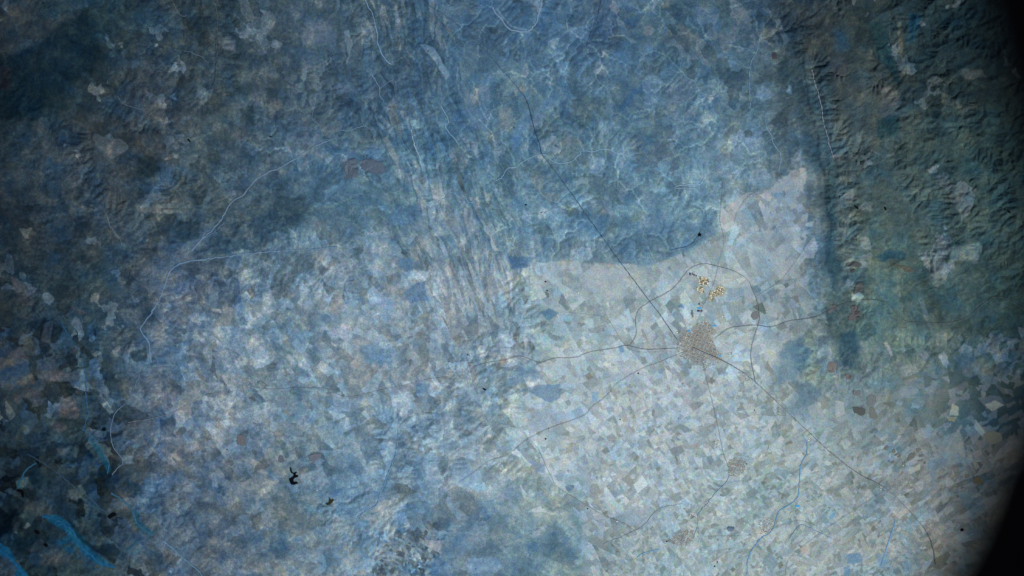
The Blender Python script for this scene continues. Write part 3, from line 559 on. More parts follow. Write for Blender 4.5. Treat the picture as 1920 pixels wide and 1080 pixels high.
wash = np.clip((acc - 3.0) / 3.0, 0, 1)
WASH = from_coarse(wash); HE = from_coarse(he / np.percentile(he, 98))
amp = np.full(GX.shape, 420.0)
def rz(pts, v, soft, arr=None):
    s, m = polymask(pts, soft); arr = amp if arr is None else arr; arr[s] = arr[s] * (1 - m) + v * m
rz([(700, 0), (1450, 0), (1500, 330), (1200, 490), (900, 470)], 300, 50)
rz([(-60, -60), (560, -60), (560, 300), (330, 480), (250, 700), (200, 1140), (-60, 1140)], 430, 70)
rz([(150, 250), (340, 250), (340, 410), (150, 410)], 800, 30)
rz([(560, 740), (820, 780), (740, 960), (560, 1000)], 600, 40)
rz([(840, 900), (1090, 920), (1090, 1140), (820, 1140)], 60, 30)
rz([(1415, -90), (1500, 120), (1535, 300), (1560, 470), (1650, 560), (2100, 600), (2100, -90)], 540, 18)
rz([(1560, 480), (2100, 480), (2100, 760), (1600, 740)], 380, 50)
rz(FARM, 25, 12)
H = amp * HE + fbm(GX, GY, 26, 41, 4, 0.6) * (amp * 0.05 + 8) + fbm(GX, GY, 6, 48, 2) * (amp * 0.012 + 2)
am = math.radians(-30); al = WX * math.cos(am) + WY * math.sin(am); ac = -WX * math.sin(am) + WY * math.cos(am)
H += MOUNT * (60 * ridged(al / 1.9, ac, 13, 43, 3, 0.55) + 60 * ridged(WX, WY, 34, 44, 3))
a2 = math.radians(71); sx_ = WX * math.cos(a2) + WY * math.sin(a2); sy_ = -WX * math.sin(a2) + WY * math.cos(a2)
STR2 = np.zeros(GX.shape); rz([(600, -60), (800, -60), (960, 400), (930, 560), (820, 560), (700, 300)], 1.0, 40, STR2)
H += STR2 * 90 * ridged(sx_ / 7.0, sy_, 17, 47, 3, 0.55) * (0.3 + np.clip(fbm(GX, GY, 70, 49, 2) * 2, 0, 1))
for pts, h, w in [
    ([(1628, 45), (1645, 95), (1665, 160), (1690, 210), (1700, 260), (1700, 300)], 480, 26), ([(1560, 0), (1580, 60), (1610, 150), (1625, 210)], 200, 20),
    ([(1535, 110), (1550, 200), (1560, 260)], 160, 12), ([(1480, 110), (1478, 190), (1498, 280), (1500, 330)], 260, 20),
    ([(1648, 28), (1670, 20), (1700, 8)], 300, 10), ([(1788, 143), (1800, 130), (1822, 120), (1840, 106)], 330, 10), ([(1757, 72), (1770, 60), (1778, 52)], 300, 9),
    ([(1797, 80), (1810, 70)], 240, 8), ([(1706, 78), (1724, 70)], 260, 8), ([(1820, 94), (1848, 92)], 240, 7), ([(1806, 168), (1820, 162)], 260, 7),
    ([(1790, 188), (1802, 184), (1822, 182)], 300, 8), ([(1742, 316), (1760, 308), (1780, 306)], 220, 7), ([(1770, 258), (1790, 246), (1808, 240)], 220, 7),
    ([(1860, 150), (1880, 144)], 250, 8), ([(1720, 240), (1740, 220)], 160, 8), ([(1605, 250), (1625, 235)], 150, 6), ([(1610, 180), (1632, 165)], 150, 7),
    ([(1555, 300), (1556, 360), (1560, 420), (1556, 480)], 190, 12),
    ([(775, 255), (785, 300), (800, 350)], 150, 7), ([(700, 130), (745, 170), (770, 230)], 80, 8), ([(880, 430), (930, 430)], 30, 6),
    ([(800, 420), (830, 470), (845, 540)], 90, 6), ([(842, 540), (850, 640)], 40, 6), ([(1160, 0), (1120, 60), (1100, 90)], 60, 6), ([(1065, 190), (1050, 230), (1020, 270)], 70, 8),
    ([(230, 300), (262, 306), (290, 330)], 260, 12), ([(245, 330), (275, 350)], 220, 10), ([(210, 330), (240, 345)], 180, 10), ([(180, 350), (225, 365)], 160, 10),
    ([(745, 835), (735, 880), (720, 920)], 60, 7), ([(700, 965), (660, 985)], 60, 7), ([(455, 100), (405, 150)], 60, 8), ([(410, 60), (407, 150)], 90, 6),
    ([(260, 640), (280, 660), (270, 680)], 120, 8), ([(1440, 100), (1412, 120), (1420, 60)], 70, 8)]:
    wedge(H, pts, h * 0.6, w)
H = np.maximum(H, -500)
edge = sstep(1.0, 1.6, np.abs(GX - 960) / 1000) + sstep(1.0, 1.6, np.abs(GY - 540) / 560)
H = H * (1 - 0.9 * np.clip(edge, 0, 1))
WXm = (GX - 960) * MPP; WYm = (540 - GY) * MPP
H = H - (WXm ** 2 + WYm ** 2) / (2 * 6371000.0)

def hgt(px, py):
    px = np.asarray(px, float); py = np.asarray(py, float)
    i = np.clip(np.searchsorted(AX, px) - 1, 0, NXg - 2); j = np.clip(np.searchsorted(AY, py) - 1, 0, NYg - 2)
    u = (px - AX[i]) / (AX[i + 1] - AX[i]); v = (py - AY[j]) / (AY[j + 1] - AY[j])
    return (H[j, i] * (1 - u) + H[j, i + 1] * u) * (1 - v) + (H[j + 1, i] * (1 - u) + H[j + 1, i + 1] * u) * v
def W(px, py, up=0.0):
    return ((px - 960) * MPP, (540 - py) * MPP, float(hgt(px, py)) + up)

vein_amt = VEIN * 0.62 + 0.2
wcol = WASH * vein_amt * np.clip(1 - fm_full, 0, 1)
left_ = sstep(420, 120, GX)
COV = COV * (1 + wcol[..., None] * (np.array([1.15, .95, .62]) * (1 - left_[..., None]) + np.array([-.1, .35, .35]) * left_[..., None]))

# ------------------------------------------------------------------ node helpers
class NT:
    def __init__(s, name):
        s.m = bpy.data.materials.new(name); s.m.use_nodes = True
        s.t = s.m.node_tree; s.t.nodes.clear()
        s.out = s.n('ShaderNodeOutputMaterial'); s.b = s.n('ShaderNodeBsdfPrincipled')
        s.l(s.b.outputs[0], s.out.inputs[0])
        s.b.inputs['Roughness'].default_value = 0.95; s.b.inputs['Specular IOR Level'].default_value = 0.0
    def n(s, t, **k):
        q = s.t.nodes.new(t)
        for a, b in k.items(): setattr(q, a, b)
        return q
    def l(s, a, b): s.t.links.new(a, b)
    def put(s, sock, v):
        if hasattr(v, 'is_linked') or isinstance(v, bpy.types.NodeSocket): s.l(v, sock)
        else: sock.default_value = v
    def math(s, op, a, b=0.0, clamp=False):
        q = s.n('ShaderNodeMath', operation=op); q.use_clamp = clamp; s.put(q.inputs[0], a); s.put(q.inputs[1], b); return q.outputs[0]
    def vm(s, op, a, b=(0, 0, 0)):
        q = s.n('ShaderNodeVectorMath', operation=op); s.put(q.inputs[0], a); s.put(q.inputs[1], b); return q.outputs[0]
    def mapr(s, v, a, b, c, d):
        q = s.n('ShaderNodeMapRange'); s.put(q.inputs[0], v)
        for i, x in zip((1, 2, 3, 4), (a, b, c, d)): q.inputs[i].default_value = x
        return q.outputs[0]
    def mix(s, f, a, b, mode='MIX'):
        q = s.n('ShaderNodeMix', data_type='RGBA', blend_type=mode); s.put(q.inputs[0], f); s.put(q.inputs[6], a); s.put(q.inputs[7], b); return q.outputs[2]
    def noise(s, v, scale, detail=4, rough=0.55, out=0, dist=0.0):
        q = s.n('ShaderNodeTexNoise', noise_dimensions='2D'); s.put(q.inputs['Vector'], v); q.inputs['Scale'].default_value = scale
        q.inputs['Detail'].default_value = detail; q.inputs['Roughness'].default_value = rough; q.inputs['Distortion'].default_value = dist
        return q.outputs[out]
    def vor(s, v, scale, feature='F1', metric='EUCLIDEAN', out='Color', rnd=1.0):
        q = s.n('ShaderNodeTexVoronoi', voronoi_dimensions='2D', feature=feature)
        if feature != 'DISTANCE_TO_EDGE': q.distance = metric
        s.put(q.inputs['Vector'], v); q.inputs['Scale'].default_value = scale; q.inputs['Randomness'].default_value = rnd
        return q.outputs[out]
    def ramp(s, v, stops, interp='LINEAR'):
        q = s.n('ShaderNodeValToRGB'); s.put(q.inputs[0], v); r = q.color_ramp; r.interpolation = interp
        while len(r.elements) < len(stops): r.elements.new(0.5)
        for e, (p, c) in zip(r.elements, stops): e.position = p; e.color = (*c, 1) if len(c) == 3 else c
        return q.outputs[0]
    def rot(s, v, deg, scale=(1, 1, 1)):
        q = s.n('ShaderNodeMapping'); q.vector_type = 'TEXTURE'
        q.inputs['Rotation'].default_value = (0, 0, math.radians(deg)); q.inputs['Scale'].default_value = scale
        s.put(q.inputs['Vector'], v); return q.outputs[0]
    def coord(s):
        q = s.n('ShaderNodeTexCoord'); return s.vm('MULTIPLY', q.outputs['Object'], (1e-3, 1e-3, 0))      # kilometres
    def red(s, c):
        q = s.n('ShaderNodeSeparateColor'); s.put(q.inputs[0], c); return q.outputs

# ------------------------------------------------------------------ ground material
g = NT('land')
P = g.coord()
cov = g.n('ShaderNodeAttribute', attribute_name='cover').outputs['Color']
ma = g.n('ShaderNodeAttribute', attribute_name='pattern_a'); mb = g.n('ShaderNodeAttribute', attribute_name='pattern_b')
fA = g.red(ma.outputs['Color']); fB = g.red(mb.outputs['Color'])
field, fine, vein, scrub = fA[0], fA[1], fA[2], ma.outputs['Alpha']
stripe, mount, warm = fB[0], fB[1], fB[2]
wob = g.vm('SUBTRACT', g.noise(P, 0.9, 3, 0.5, 1), (0.5, 0.5, 0.5))
Pw = g.vm('ADD', P, g.vm('MULTIPLY', g.vm('SUBTRACT', g.noise(P, 0.35, 1, 0.4, 1), (0.5, 0.5, 0.5)), (0.9, 0.9, 0)))
land = cov
# scrub and soil mottling at several scales
n1 = g.noise(P, 0.5, 8, 0.62, dist=0.2); n2 = g.noise(g.vm('ADD', P, (31, 7, 0)), 2.2, 8, 0.72)
sA = g.ramp(n1, [(0.36, (.50, .60, .68)), (0.46, (.84, .90, .94)), (0.54, (1.06, 1.04, 1.02)), (0.65, (1.75, 1.52, 1.32))])
sB = g.ramp(n2, [(0.35, (.62, .67, .71)), (0.5, (.98, .98, .98)), (0.65, (1.55, 1.42, 1.32))])
sc = g.mix(1.0, sA, sB, 'MULTIPLY')
land = g.mix(g.math('MULTIPLY', scrub, 0.6, True), land, g.mix(1.0, land, sc, 'MULTIPLY'))
# irregular parcels of scrub, fallow and wood
Pp = g.vm('ADD', P, g.vm('MULTIPLY', g.vm('SUBTRACT', g.noise(g.vm('ADD', P, (3, 3, 0)), 0.45, 4, 0.55, 1), (0.5, 0.5, 0.5)), (1.7, 1.7, 0)))
pa = g.red(g.vor(Pp, 0.42)); pb = g.red(g.vor(g.vm('ADD', Pp, (40, 20, 0)), 0.95))
pm = g.mix(1.0, g.ramp(pa[0], [(0, (.66, .76, .84)), (.4, (.88, .94, .98)), (.7, (1.04, 1.02, 1.0)), (1, (1.36, 1.24, 1.12))]),
           g.ramp(pb[0], [(0, (.76, .82, .88)), (.5, (.98, .98, 1.0)), (.8, (1.08, 1.06, 1.04)), (1, (1.5, 1.36, 1.22))]), 'MULTIPLY')
land = g.mix(g.math('MULTIPLY', scrub, 0.5, True), land, g.mix(1.0, land, pm, 'MULTIPLY'))
# soil hue drift
n3 = g.noise(g.vm('ADD', P, (5, 71, 0)), 0.28, 6, 0.68)
hd = g.ramp(n3, [(0.36, (.66, .96, 1.16)), (0.47, (.94, 1.0, 1.02)), (0.54, (1.06, 1.02, .97)), (0.66, (1.22, 1.06, .92))])
land = g.mix(warm, land, g.mix(1.0, land, hd, 'MULTIPLY'))
# streaks along the folded strata
st = g.noise(g.rot(g.vm('ADD', P, g.vm('MULTIPLY', wob, (0.8, 0.8, 0))), -72, (9, 0.8, 1)), 0.9, 6, 0.62)
land = g.mix(g.math('MULTIPLY', stripe, 0.3), land, g.mix(1.0, land, g.ramp(st, [(0.36, (.56, .68, .78)), (0.47, (.90, .94, .96)), (0.54, (1.06, 1.05, 1.03)), (0.64, (1.6, 1.42, 1.28))]), 'MULTIPLY'))
# pale gullies
wv = g.vm('ADD', P, g.vm('MULTIPLY', g.vm('SUBTRACT', g.noise(P, 0.6, 3, 0.5, 1), (0.5, 0.5, 0.5)), (2.0, 2.0, 0)))
dv = g.vor(wv, 0.36, 'DISTANCE_TO_EDGE', out='Distance')
dv2 = g.vor(g.vm('ADD', wv, (13, 4, 0)), 0.8, 'DISTANCE_TO_EDGE', out='Distance')
gate = g.mapr(g.noise(g.vm('ADD', P, (9, 1, 0)), 0.2, 4, 0.6), 0.40, 0.52, 0, 1)
gate2 = g.mapr(g.noise(g.vm('ADD', P, (1, 19, 0)), 0.33, 4, 0.6), 0.42, 0.54, 0, 1)
vv = g.math('ADD', g.math('MULTIPLY', g.mapr(dv, 0.0, 0.05, 1, 0), gate), g.math('MULTIPLY', g.mapr(dv2, 0.0, 0.06, 0.8, 0), gate2), True)
vv = g.math('MULTIPLY', g.math('MULTIPLY', vv, vein), 0.25)
land = g.mix(vv, land, g.mix(1.0, land, (2.1, 1.85, 1.55, 1), 'MULTIPLY'))
# grain of trees, rocks and single parcels
gr = g.noise(P, 5.5, 4, 0.8)
land = g.mix(1.0, land, g.ramp(gr, [(0.34, (.80, .80, .81)), (0.5, (1, 1, 1)), (0.66, (1.22, 1.22, 1.21))]), 'MULTIPLY')
# small differences of plant and soil colour
def chroma(off, scale, lo, hi):
    q = g.n('ShaderNodeTexNoise', noise_dimensions='2D'); g.put(q.inputs['Vector'], g.vm('ADD', P, off)); q.inputs['Scale'].default_value = scale
    q.inputs['Detail'].default_value = 3; q.inputs['Roughness'].default_value = 0.6
    c = g.red(q.outputs[1]); o = g.n('ShaderNodeCombineColor')
    for k, (a, b) in enumerate(zip(lo, hi)): g.l(g.mapr(c[k], 0.36, 0.64, a, b), o.inputs[k])
    return o.outputs[0]
land = g.mix(1.0, land, chroma((77, 3, 0), 1.6, (.93, .94, .93), (1.05, 1.06, 1.07)), 'MULTIPLY')
land = g.mix(1.0, land, chroma((7, 43, 0), 6.0, (.94, .95, .95), (1.05, 1.05, 1.05)), 'MULTIPLY')
# fine dark joints along the strata
st2 = g.noise(g.rot(g.vm('ADD', P, g.vm('MULTIPLY', wob, (1.2, 1.2, 0))), -73, (7, 0.55, 1)), 1.1, 3, 0.5)
joint = g.mapr(g.math('ABSOLUTE', g.math('SUBTRACT', st2, 0.5)), 0.0, 0.022, 1, 0)
jg = g.mapr(g.noise(g.vm('ADD', P, (61, 9, 0)), 0.3, 3, 0.5), 0.45, 0.55, 0, 1)
land = g.mix(g.math('MULTIPLY', g.math('MULTIPLY', joint, jg, True), stripe, True), land, g.mix(1.0, land, (.58, .68, .78, 1), 'MULTIPLY'))
g.l(land, g.b.inputs['Base Color'])

# ------------------------------------------------------------------ the ground sheet
def top(o, label, cat, group=None, kind=None):
    o['label'] = label; o['category'] = cat
    if group: o['group'] = group
    if kind: o['kind'] = kind
def new_obj(name, me, mat=None, parent=None, loc=None):
    o = bpy.data.objects.new(name, me); COL.objects.link(o)
    if mat: me.materials.append(mat)
    if parent: o.parent = parent
    else: o.location = loc or (0, 0, -ALT)
    return o
me = bpy.data.meshes.new('ground')
nv = NXg * NYg
co = np.empty((NYg, NXg, 3), dtype=np.float32); co[..., 0] = WXm; co[..., 1] = WYm; co[..., 2] = H
me.vertices.add(nv); me.vertices.foreach_set('co', co.ravel())
ii = np.arange(NYg - 1)[:, None] * NXg + np.arange(NXg - 1)[None, :]
quads = np.stack([ii, ii + NXg, ii + NXg + 1, ii + 1], axis=-1).reshape(-1, 4).astype(np.int32)
nq = len(quads)
me.loops.add(nq * 4); me.loops.foreach_set('vertex_index', quads.ravel())
me.polygons.add(nq); me.polygons.foreach_set('loop_start', np.arange(nq, dtype=np.int32) * 4)
me.polygons.foreach_set('loop_total', np.full(nq, 4, dtype=np.int32))
me.update(calc_edges=True)
me.polygons.foreach_set('use_smooth', np.ones(nq, dtype=bool))
def attr(name, r, gg, b, a):
    at = me.attributes.new(name, 'FLOAT_COLOR', 'POINT')
    d = np.stack([r, gg, b, a], axis=-1).astype(np.float32)
    at.data.foreach_set('color', d.ravel())
one = np.ones(GX.shape)
# cell by cell tuning of the land colour (same 120-unit cells as the survey)
COVERFIX = """
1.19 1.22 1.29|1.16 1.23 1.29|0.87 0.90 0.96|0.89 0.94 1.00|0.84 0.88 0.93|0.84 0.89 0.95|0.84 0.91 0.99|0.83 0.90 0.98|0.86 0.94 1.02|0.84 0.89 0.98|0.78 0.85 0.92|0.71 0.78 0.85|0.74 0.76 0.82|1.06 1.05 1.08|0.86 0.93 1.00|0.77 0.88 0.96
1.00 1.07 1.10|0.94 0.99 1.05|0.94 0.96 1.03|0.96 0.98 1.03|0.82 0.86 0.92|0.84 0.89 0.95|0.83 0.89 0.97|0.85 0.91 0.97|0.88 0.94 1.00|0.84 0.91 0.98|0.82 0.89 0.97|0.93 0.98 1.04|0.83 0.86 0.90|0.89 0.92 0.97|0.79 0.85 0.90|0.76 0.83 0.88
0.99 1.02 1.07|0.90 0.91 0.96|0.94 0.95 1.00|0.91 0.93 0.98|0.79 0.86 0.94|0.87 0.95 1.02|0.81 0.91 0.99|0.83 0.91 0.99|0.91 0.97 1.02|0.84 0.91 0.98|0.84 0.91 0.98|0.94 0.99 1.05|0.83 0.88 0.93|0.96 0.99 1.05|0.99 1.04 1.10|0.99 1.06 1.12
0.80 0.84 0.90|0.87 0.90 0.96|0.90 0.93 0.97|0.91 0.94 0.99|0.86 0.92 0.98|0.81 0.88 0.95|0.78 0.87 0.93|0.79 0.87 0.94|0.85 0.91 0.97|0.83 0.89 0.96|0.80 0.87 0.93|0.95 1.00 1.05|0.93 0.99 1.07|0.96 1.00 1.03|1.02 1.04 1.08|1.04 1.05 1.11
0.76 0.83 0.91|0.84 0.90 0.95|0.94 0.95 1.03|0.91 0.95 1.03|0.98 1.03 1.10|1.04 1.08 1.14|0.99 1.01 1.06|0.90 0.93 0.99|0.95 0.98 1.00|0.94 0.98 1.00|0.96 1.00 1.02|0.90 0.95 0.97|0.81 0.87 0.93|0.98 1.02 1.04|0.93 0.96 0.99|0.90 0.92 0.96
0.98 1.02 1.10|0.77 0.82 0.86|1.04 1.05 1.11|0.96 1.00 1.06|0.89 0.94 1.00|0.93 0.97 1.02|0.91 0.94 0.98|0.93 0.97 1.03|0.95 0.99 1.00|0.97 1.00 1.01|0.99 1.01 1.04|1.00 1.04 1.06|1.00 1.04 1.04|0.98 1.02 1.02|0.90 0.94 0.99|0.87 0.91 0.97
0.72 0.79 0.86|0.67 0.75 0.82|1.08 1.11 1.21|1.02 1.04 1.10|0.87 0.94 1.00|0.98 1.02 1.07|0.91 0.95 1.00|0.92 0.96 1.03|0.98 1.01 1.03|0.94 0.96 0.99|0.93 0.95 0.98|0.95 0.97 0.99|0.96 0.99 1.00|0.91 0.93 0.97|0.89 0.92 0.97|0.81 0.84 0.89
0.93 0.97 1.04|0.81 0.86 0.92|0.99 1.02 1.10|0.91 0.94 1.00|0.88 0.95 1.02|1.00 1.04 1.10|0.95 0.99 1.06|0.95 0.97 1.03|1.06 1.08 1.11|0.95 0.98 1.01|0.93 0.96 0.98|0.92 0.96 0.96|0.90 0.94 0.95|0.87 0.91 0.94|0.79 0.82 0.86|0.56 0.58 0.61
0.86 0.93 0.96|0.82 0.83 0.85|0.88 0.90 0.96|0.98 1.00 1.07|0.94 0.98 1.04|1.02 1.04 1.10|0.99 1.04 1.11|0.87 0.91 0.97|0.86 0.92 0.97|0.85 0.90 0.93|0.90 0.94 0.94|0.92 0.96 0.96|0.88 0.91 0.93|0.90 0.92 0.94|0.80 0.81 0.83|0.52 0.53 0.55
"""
if COVERFIX.strip():
    svl = np.array([[[float(v) for v in c.split()] for c in r.split('|')] for r in COVERFIX.strip().split('\n')])
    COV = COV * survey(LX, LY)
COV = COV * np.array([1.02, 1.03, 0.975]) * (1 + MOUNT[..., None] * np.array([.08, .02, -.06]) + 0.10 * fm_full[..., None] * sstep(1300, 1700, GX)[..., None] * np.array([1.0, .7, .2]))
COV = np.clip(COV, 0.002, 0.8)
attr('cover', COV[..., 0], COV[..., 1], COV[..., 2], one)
attr('pattern_a', FIELD, FINE, VEIN, SCRUB)
attr('pattern_b', STRIPE, MOUNT, WARM, one)
ground = new_obj('ground', me, g.m); top(ground, 'blue grey mosaic of fields, wooded hills and bare mountains', 'ground', kind='structure')

# ------------------------------------------------------------------ ribbons: roads, streams
def flat_mat(name, col, var=0.12, rough=0.9, spec=0.1, scale=4.0, warmv=0.0):
    q = NT(name); n = q.noise(q.coord(), scale, 5, 0.6)
    c = rgba(col); lo = tuple(x * (1 - var * 2) for x in c[:3]); hi = tuple(min(.9, x * (1 + var * 2)) for x in c[:3])
    q.l(q.ramp(n, [(0.3, lo), (0.7, hi)]), q.b.inputs['Base Color'])
    q.b.inputs['Roughness'].default_value = rough; q.b.inputs['Specular IOR Level'].default_value = spec
    return q.m
def ribbon(name, pts, width, mat, label, cat, up=14, wiggle=0.0, seed=1, taper=0.0, vary=0.0, kind='structure', group=None):
    line = catmull(pts, 10); rnd = np.random.RandomState(seed)
    out = []
    for k in range(len(line) - 1):                         # even spacing of about 1.2 map units
        (ax, ay), (bx, by) = line[k][:2], line[k + 1][:2]
        m = max(1, int(math.hypot(bx - ax, by - ay) / 1.2))
        for i in range(m): out.append((ax + (bx - ax) * i / m, ay + (by - ay) * i / m))
    out.append(line[-1][:2]); L = np.array(out); n = len(L)
    if wiggle:
        k = rnd.randn(n + 24); ker = np.hanning(9); ker /= ker.sum(); k = np.convolve(k, ker, 'same')[12:12 + n]; k2 = np.convolve(rnd.randn(n + 24), ker, 'same')[12:12 + n]
        L = L + np.stack([k, k2], 1) * wiggle * 1.6
    d = np.gradient(L, axis=0); d /= np.maximum(np.linalg.norm(d, axis=1), 1e-6)[:, None]; nn = np.stack([-d[:, 1], d[:, 0]], 1)
    w = np.full(n, width)
    if vary:
        vk = np.convolve(rnd.randn(n + 24), np.hanning(11) / 5, 'same')[12:12 + n]; w = w * np.clip(1 + vary * vk, 0.25, 2.4)
    if taper: w = w * (1 - taper * np.linspace(0, 1, n))
    a = L + nn * w[:, None] / 2; b = L - nn * w[:, None] / 2
    ha = np.maximum(np.maximum(hgt(a[:, 0], a[:, 1]), hgt(b[:, 0], b[:, 1])), hgt(L[:, 0], L[:, 1])) + up
    V = [((p[0] - 960) * MPP, (540 - p[1]) * MPP, h) for p, h in zip(a, ha)] + [((p[0] - 960) * MPP, (540 - p[1]) * MPP, h) for p, h in zip(b, ha)]
    Fc = [(i, i + 1, n + i + 1, n + i) for i in range(n - 1)]
    m_ = bpy.data.meshes.new(name); m_.from_pydata(V, [], Fc); m_.update()
    o = new_obj(name, m_, mat); top(o, label, cat, group, kind)
    return o
M_road = flat_mat('asphalt', (110, 111, 118), 0.16); M_road2 = flat_mat('old_asphalt', (128, 131, 138), 0.16); M_roadE = flat_mat('asphalt_hill', (78, 84, 90), 0.1)
M_rail = flat_mat('dark_ballast', (60, 84, 112), 0.12)
roads = [
 ('highway', [(780,-30),(790,0),(840,33),(880,68),(917,103),(945,135),(967,160),(987,187),(996,215),(1003,243),(1012,270),(1017,290),(1033,310),(1070,360),(1117,427),(1160,487),(1190,527),(1220,567),(1240,593),(1270,637)], 1.5, M_rail, 'long dark highway running diagonally from top edge to the main town'),
 ('highway', [(1300,652),(1345,672),(1380,690),(1417,717),(1460,757),(1513,807),(1563,853),(1613,890),(1663,917),(1707,960),(1743,1007),(1756,1060)], 1.5, M_road, 'straight highway running from the main town to the lower right'),
 ('ring_road', [(1170,648),(1183,645),(1193,627),(1192,603),(1197,583),(1217,567),(1260,543),(1280,520),(1297,502),(1320,495),(1347,500),(1380,510),(1402,526),(1413,547),(1422,572),(1424,600),(1413,637),(1408,667),(1413,700),(1418,720)], 1.4, M_road, 'ring road looping round the north and east of the main town'),
 ('road', [(1270,653),(1233,655),(1207,655),(1173,648),(1153,653),(1107,660),(1080,670),(1040,672),(1013,680),(993,673),(973,668),(947,675),(913,680),(885,690)], 1.3, M_road, 'winding road between the main town and the middle village'),
 ('road', [(840,706),(800,712),(747,725),(707,733),(667,743),(640,742),(617,730),(567,727),(513,730),(470,725)], 1.0, M_road2, 'faint road from the middle village west to the left village'),
 ('road', [(440,733),(393,740),(360,753),(333,770),(293,783),(240,792)], 1.0, M_road2, 'faint road leaving the left village westward'),
 ('road', [(1340,636),(1363,618),(1387,612),(1420,610),(1447,613),(1480,602),(1527,595),(1553,583),(1587,568),(1627,562),(1660,567),(1680,587),(1700,602),(1740,605),(1780,605),(1813,595),(1847,568),(1867,557),(1893,563),(1930,590)], 1.35, M_roadE, 'long winding road heading east over the hills'),
 ('road', [(1290,658),(1278,662),(1240,678),(1207,690),(1160,717),(1137,743),(1110,763),(1097,778),(1070,789),(1033,802),(990,823),(953,852),(917,865),(887,887),(860,905)], 1.2, M_road, 'road running southwest from the main town across pale fields'),
 ('road', [(993,825),(1010,843),(1027,880),(1043,910),(1060,923),(1100,947),(1133,967),(1167,980),(1193,997)], 1.15, M_road2, 'road forking south past the small square lake'),
 ('road', [(1308,602),(1320,572),(1334,545),(1342,522),(1348,493),(1358,453),(1350,413),(1353,380),(1356,340)], 1.0, M_road2, 'thin road running north from the main town through the ring road'),
 ('road', [(1420,555),(1445,540),(1467,523),(1493,490),(1513,460),(1528,440)], 1.0, M_road2, 'thin road climbing northeast from the ring road'),
 ('road', [(1377,417),(1382,400),(1390,387),(1400,372),(1413,363)], 1.0, M_road2, 'short thin road across the pale bare triangle'),
 ('road', [(1318,680),(1323,700),(1330,730),(1340,770),(1348,807),(1357,850),(1367,877)], 1.0, M_road, 'thin road running straight south to a small village'),
 ('road', [(1663,920),(1613,950),(1563,983),(1513,1020),(1480,1050),(1473,1085)], 1.1, M_road2, 'road branching off the highway toward the bottom edge'),
 ('road', [(1320,1007),(1387,1005),(1430,1000),(1467,985),(1500,977),(1533,987)], 0.9, M_road2, 'short road through the lower right fields'),
 ('road', [(1240,660),(1180,655),(1140,600),(1100,590),(1060,586)], 0.7, M_road2, 'faint country lane west of the ring road'),
 ('road', [(1133,-20),(1120,35),(1107,67),(1100,93)], 1.6, M_rail, 'short dark road entering from the top edge'),
]
for i, (nm, pts, w, m, lab) in enumerate(roads):
    ribbon(nm, pts, w * (0.72 if i < 2 else 0.5 if i < 7 else 0.45), m, lab, nm.replace('_', ' '), up=(110 if i < 2 else 60) + i * 1.5, wiggle=0.3, seed=i, vary=0.18)

def stream_mat(name, col): return flat_mat(name, col, 0.10, 0.8, 0.1, 2.0)
ST = {}
def smat(c):
    if c not in ST: ST[c] = stream_mat('pale_streambed', c)
    return ST[c]
for i, (pts, w, c, lab) in enumerate(streams):
    big_ = w > 5; w = w * 0.3 if big_ else w * 0.75
    ribbon('stream' if w < 2.6 else 'river', pts, w, smat(c), lab, 'stream' if w < 2.6 else 'river', up=30 + (i % 5) * 2, wiggle=0.7 if not big_ else 1.4, seed=100 + i, vary=0.28 if not big_ else 0.35)

# ------------------------------------------------------------------ polygons laid on the land
def sheet(name, pts, mat, label, cat, up=20, kind='structure', group=None, level=False, smooth=3):
    P_ = [p[:2] for p in (catmull(pts, smooth, True) if smooth > 1 else pts)]
    m_ = bpy.data.meshes.new(name); bm = bmesh.new()
    hs = [float(hgt(x, y)) for x, y in P_]
    if level: hs = [max(hs)] * len(hs)
    vs = [bm.verts.new(((x - 960) * MPP, (540 - y) * MPP, h + up)) for (x, y), h in zip(P_, hs)]
    f = bm.faces.new(vs); bmesh.ops.triangulate(bm, faces=[f])
    for f in bm.faces:
        if f.normal.z < 0: f.normal_flip()
    bm.to_mesh(m_); bm.free()
    o = new_obj(name, m_, mat); top(o, label, cat, group, kind); return o
def water(name, col, rough=0.35):
    q = NT(name); q.b.inputs['Base Color'].default_value = rgba(col)
    q.b.inputs['Roughness'].default_value = rough; q.b.inputs['Specular IOR Level'].default_value = 0.12
    bp = q.n('ShaderNodeBump'); bp.inputs['Strength'].default_value = 0.2; q.l(q.noise(q.coord(), 60, 3), bp.inputs['Height']); q.l(bp.outputs[0], q.b.inputs['Normal'])
    return q.m
M_black = water('deep_water', (3, 5, 8)); M_olive = water('algal_water', (46, 46, 20)); M_cyan = water('bright_water', (60, 158, 214), 0.7)
M_sq = water('shallow_water', (96, 124, 148), 0.6)
def box9(ox, oy, s, *v): return [(ox + v[i] / s, oy + v[i + 1] / s) for i in range(0, len(v), 2)]
sheet('lake', box9(500, 840, 9, 405,335, 425,350, 432,400, 465,420, 505,400, 512,415, 492,432, 505,455, 540,458, 525,490, 500,495, 462,520, 455,550, 475,572, 515,565, 540,612, 515,600, 480,615, 430,618, 402,590, 385,525, 410,508, 440,490, 462,462, 440,430, 410,410),
      M_black, 'black forked lake beside a pale field at lower left', 'lake', level=True, up=35)
sheet('lake', box9(500, 840, 9, 1060,830, 1085,865, 1110,870, 1140,862, 1130,890, 1100,925, 1060,955, 1020,965, 1015,940, 1050,925, 1055,880), M_olive, 'small olive green lake right of the black forked lake', 'lake', level=True, up=35)
sheet('lake', [(1308,439),(1310.5,438),(1311.5,434.5),(1313,438),(1316,438.5),(1314,441),(1314.5,444),(1311.5,442.5),(1308.5,444),(1309.5,441)], M_black, 'black star shaped lake at the edge of the blue woods', 'lake', level=True, up=40, smooth=2)
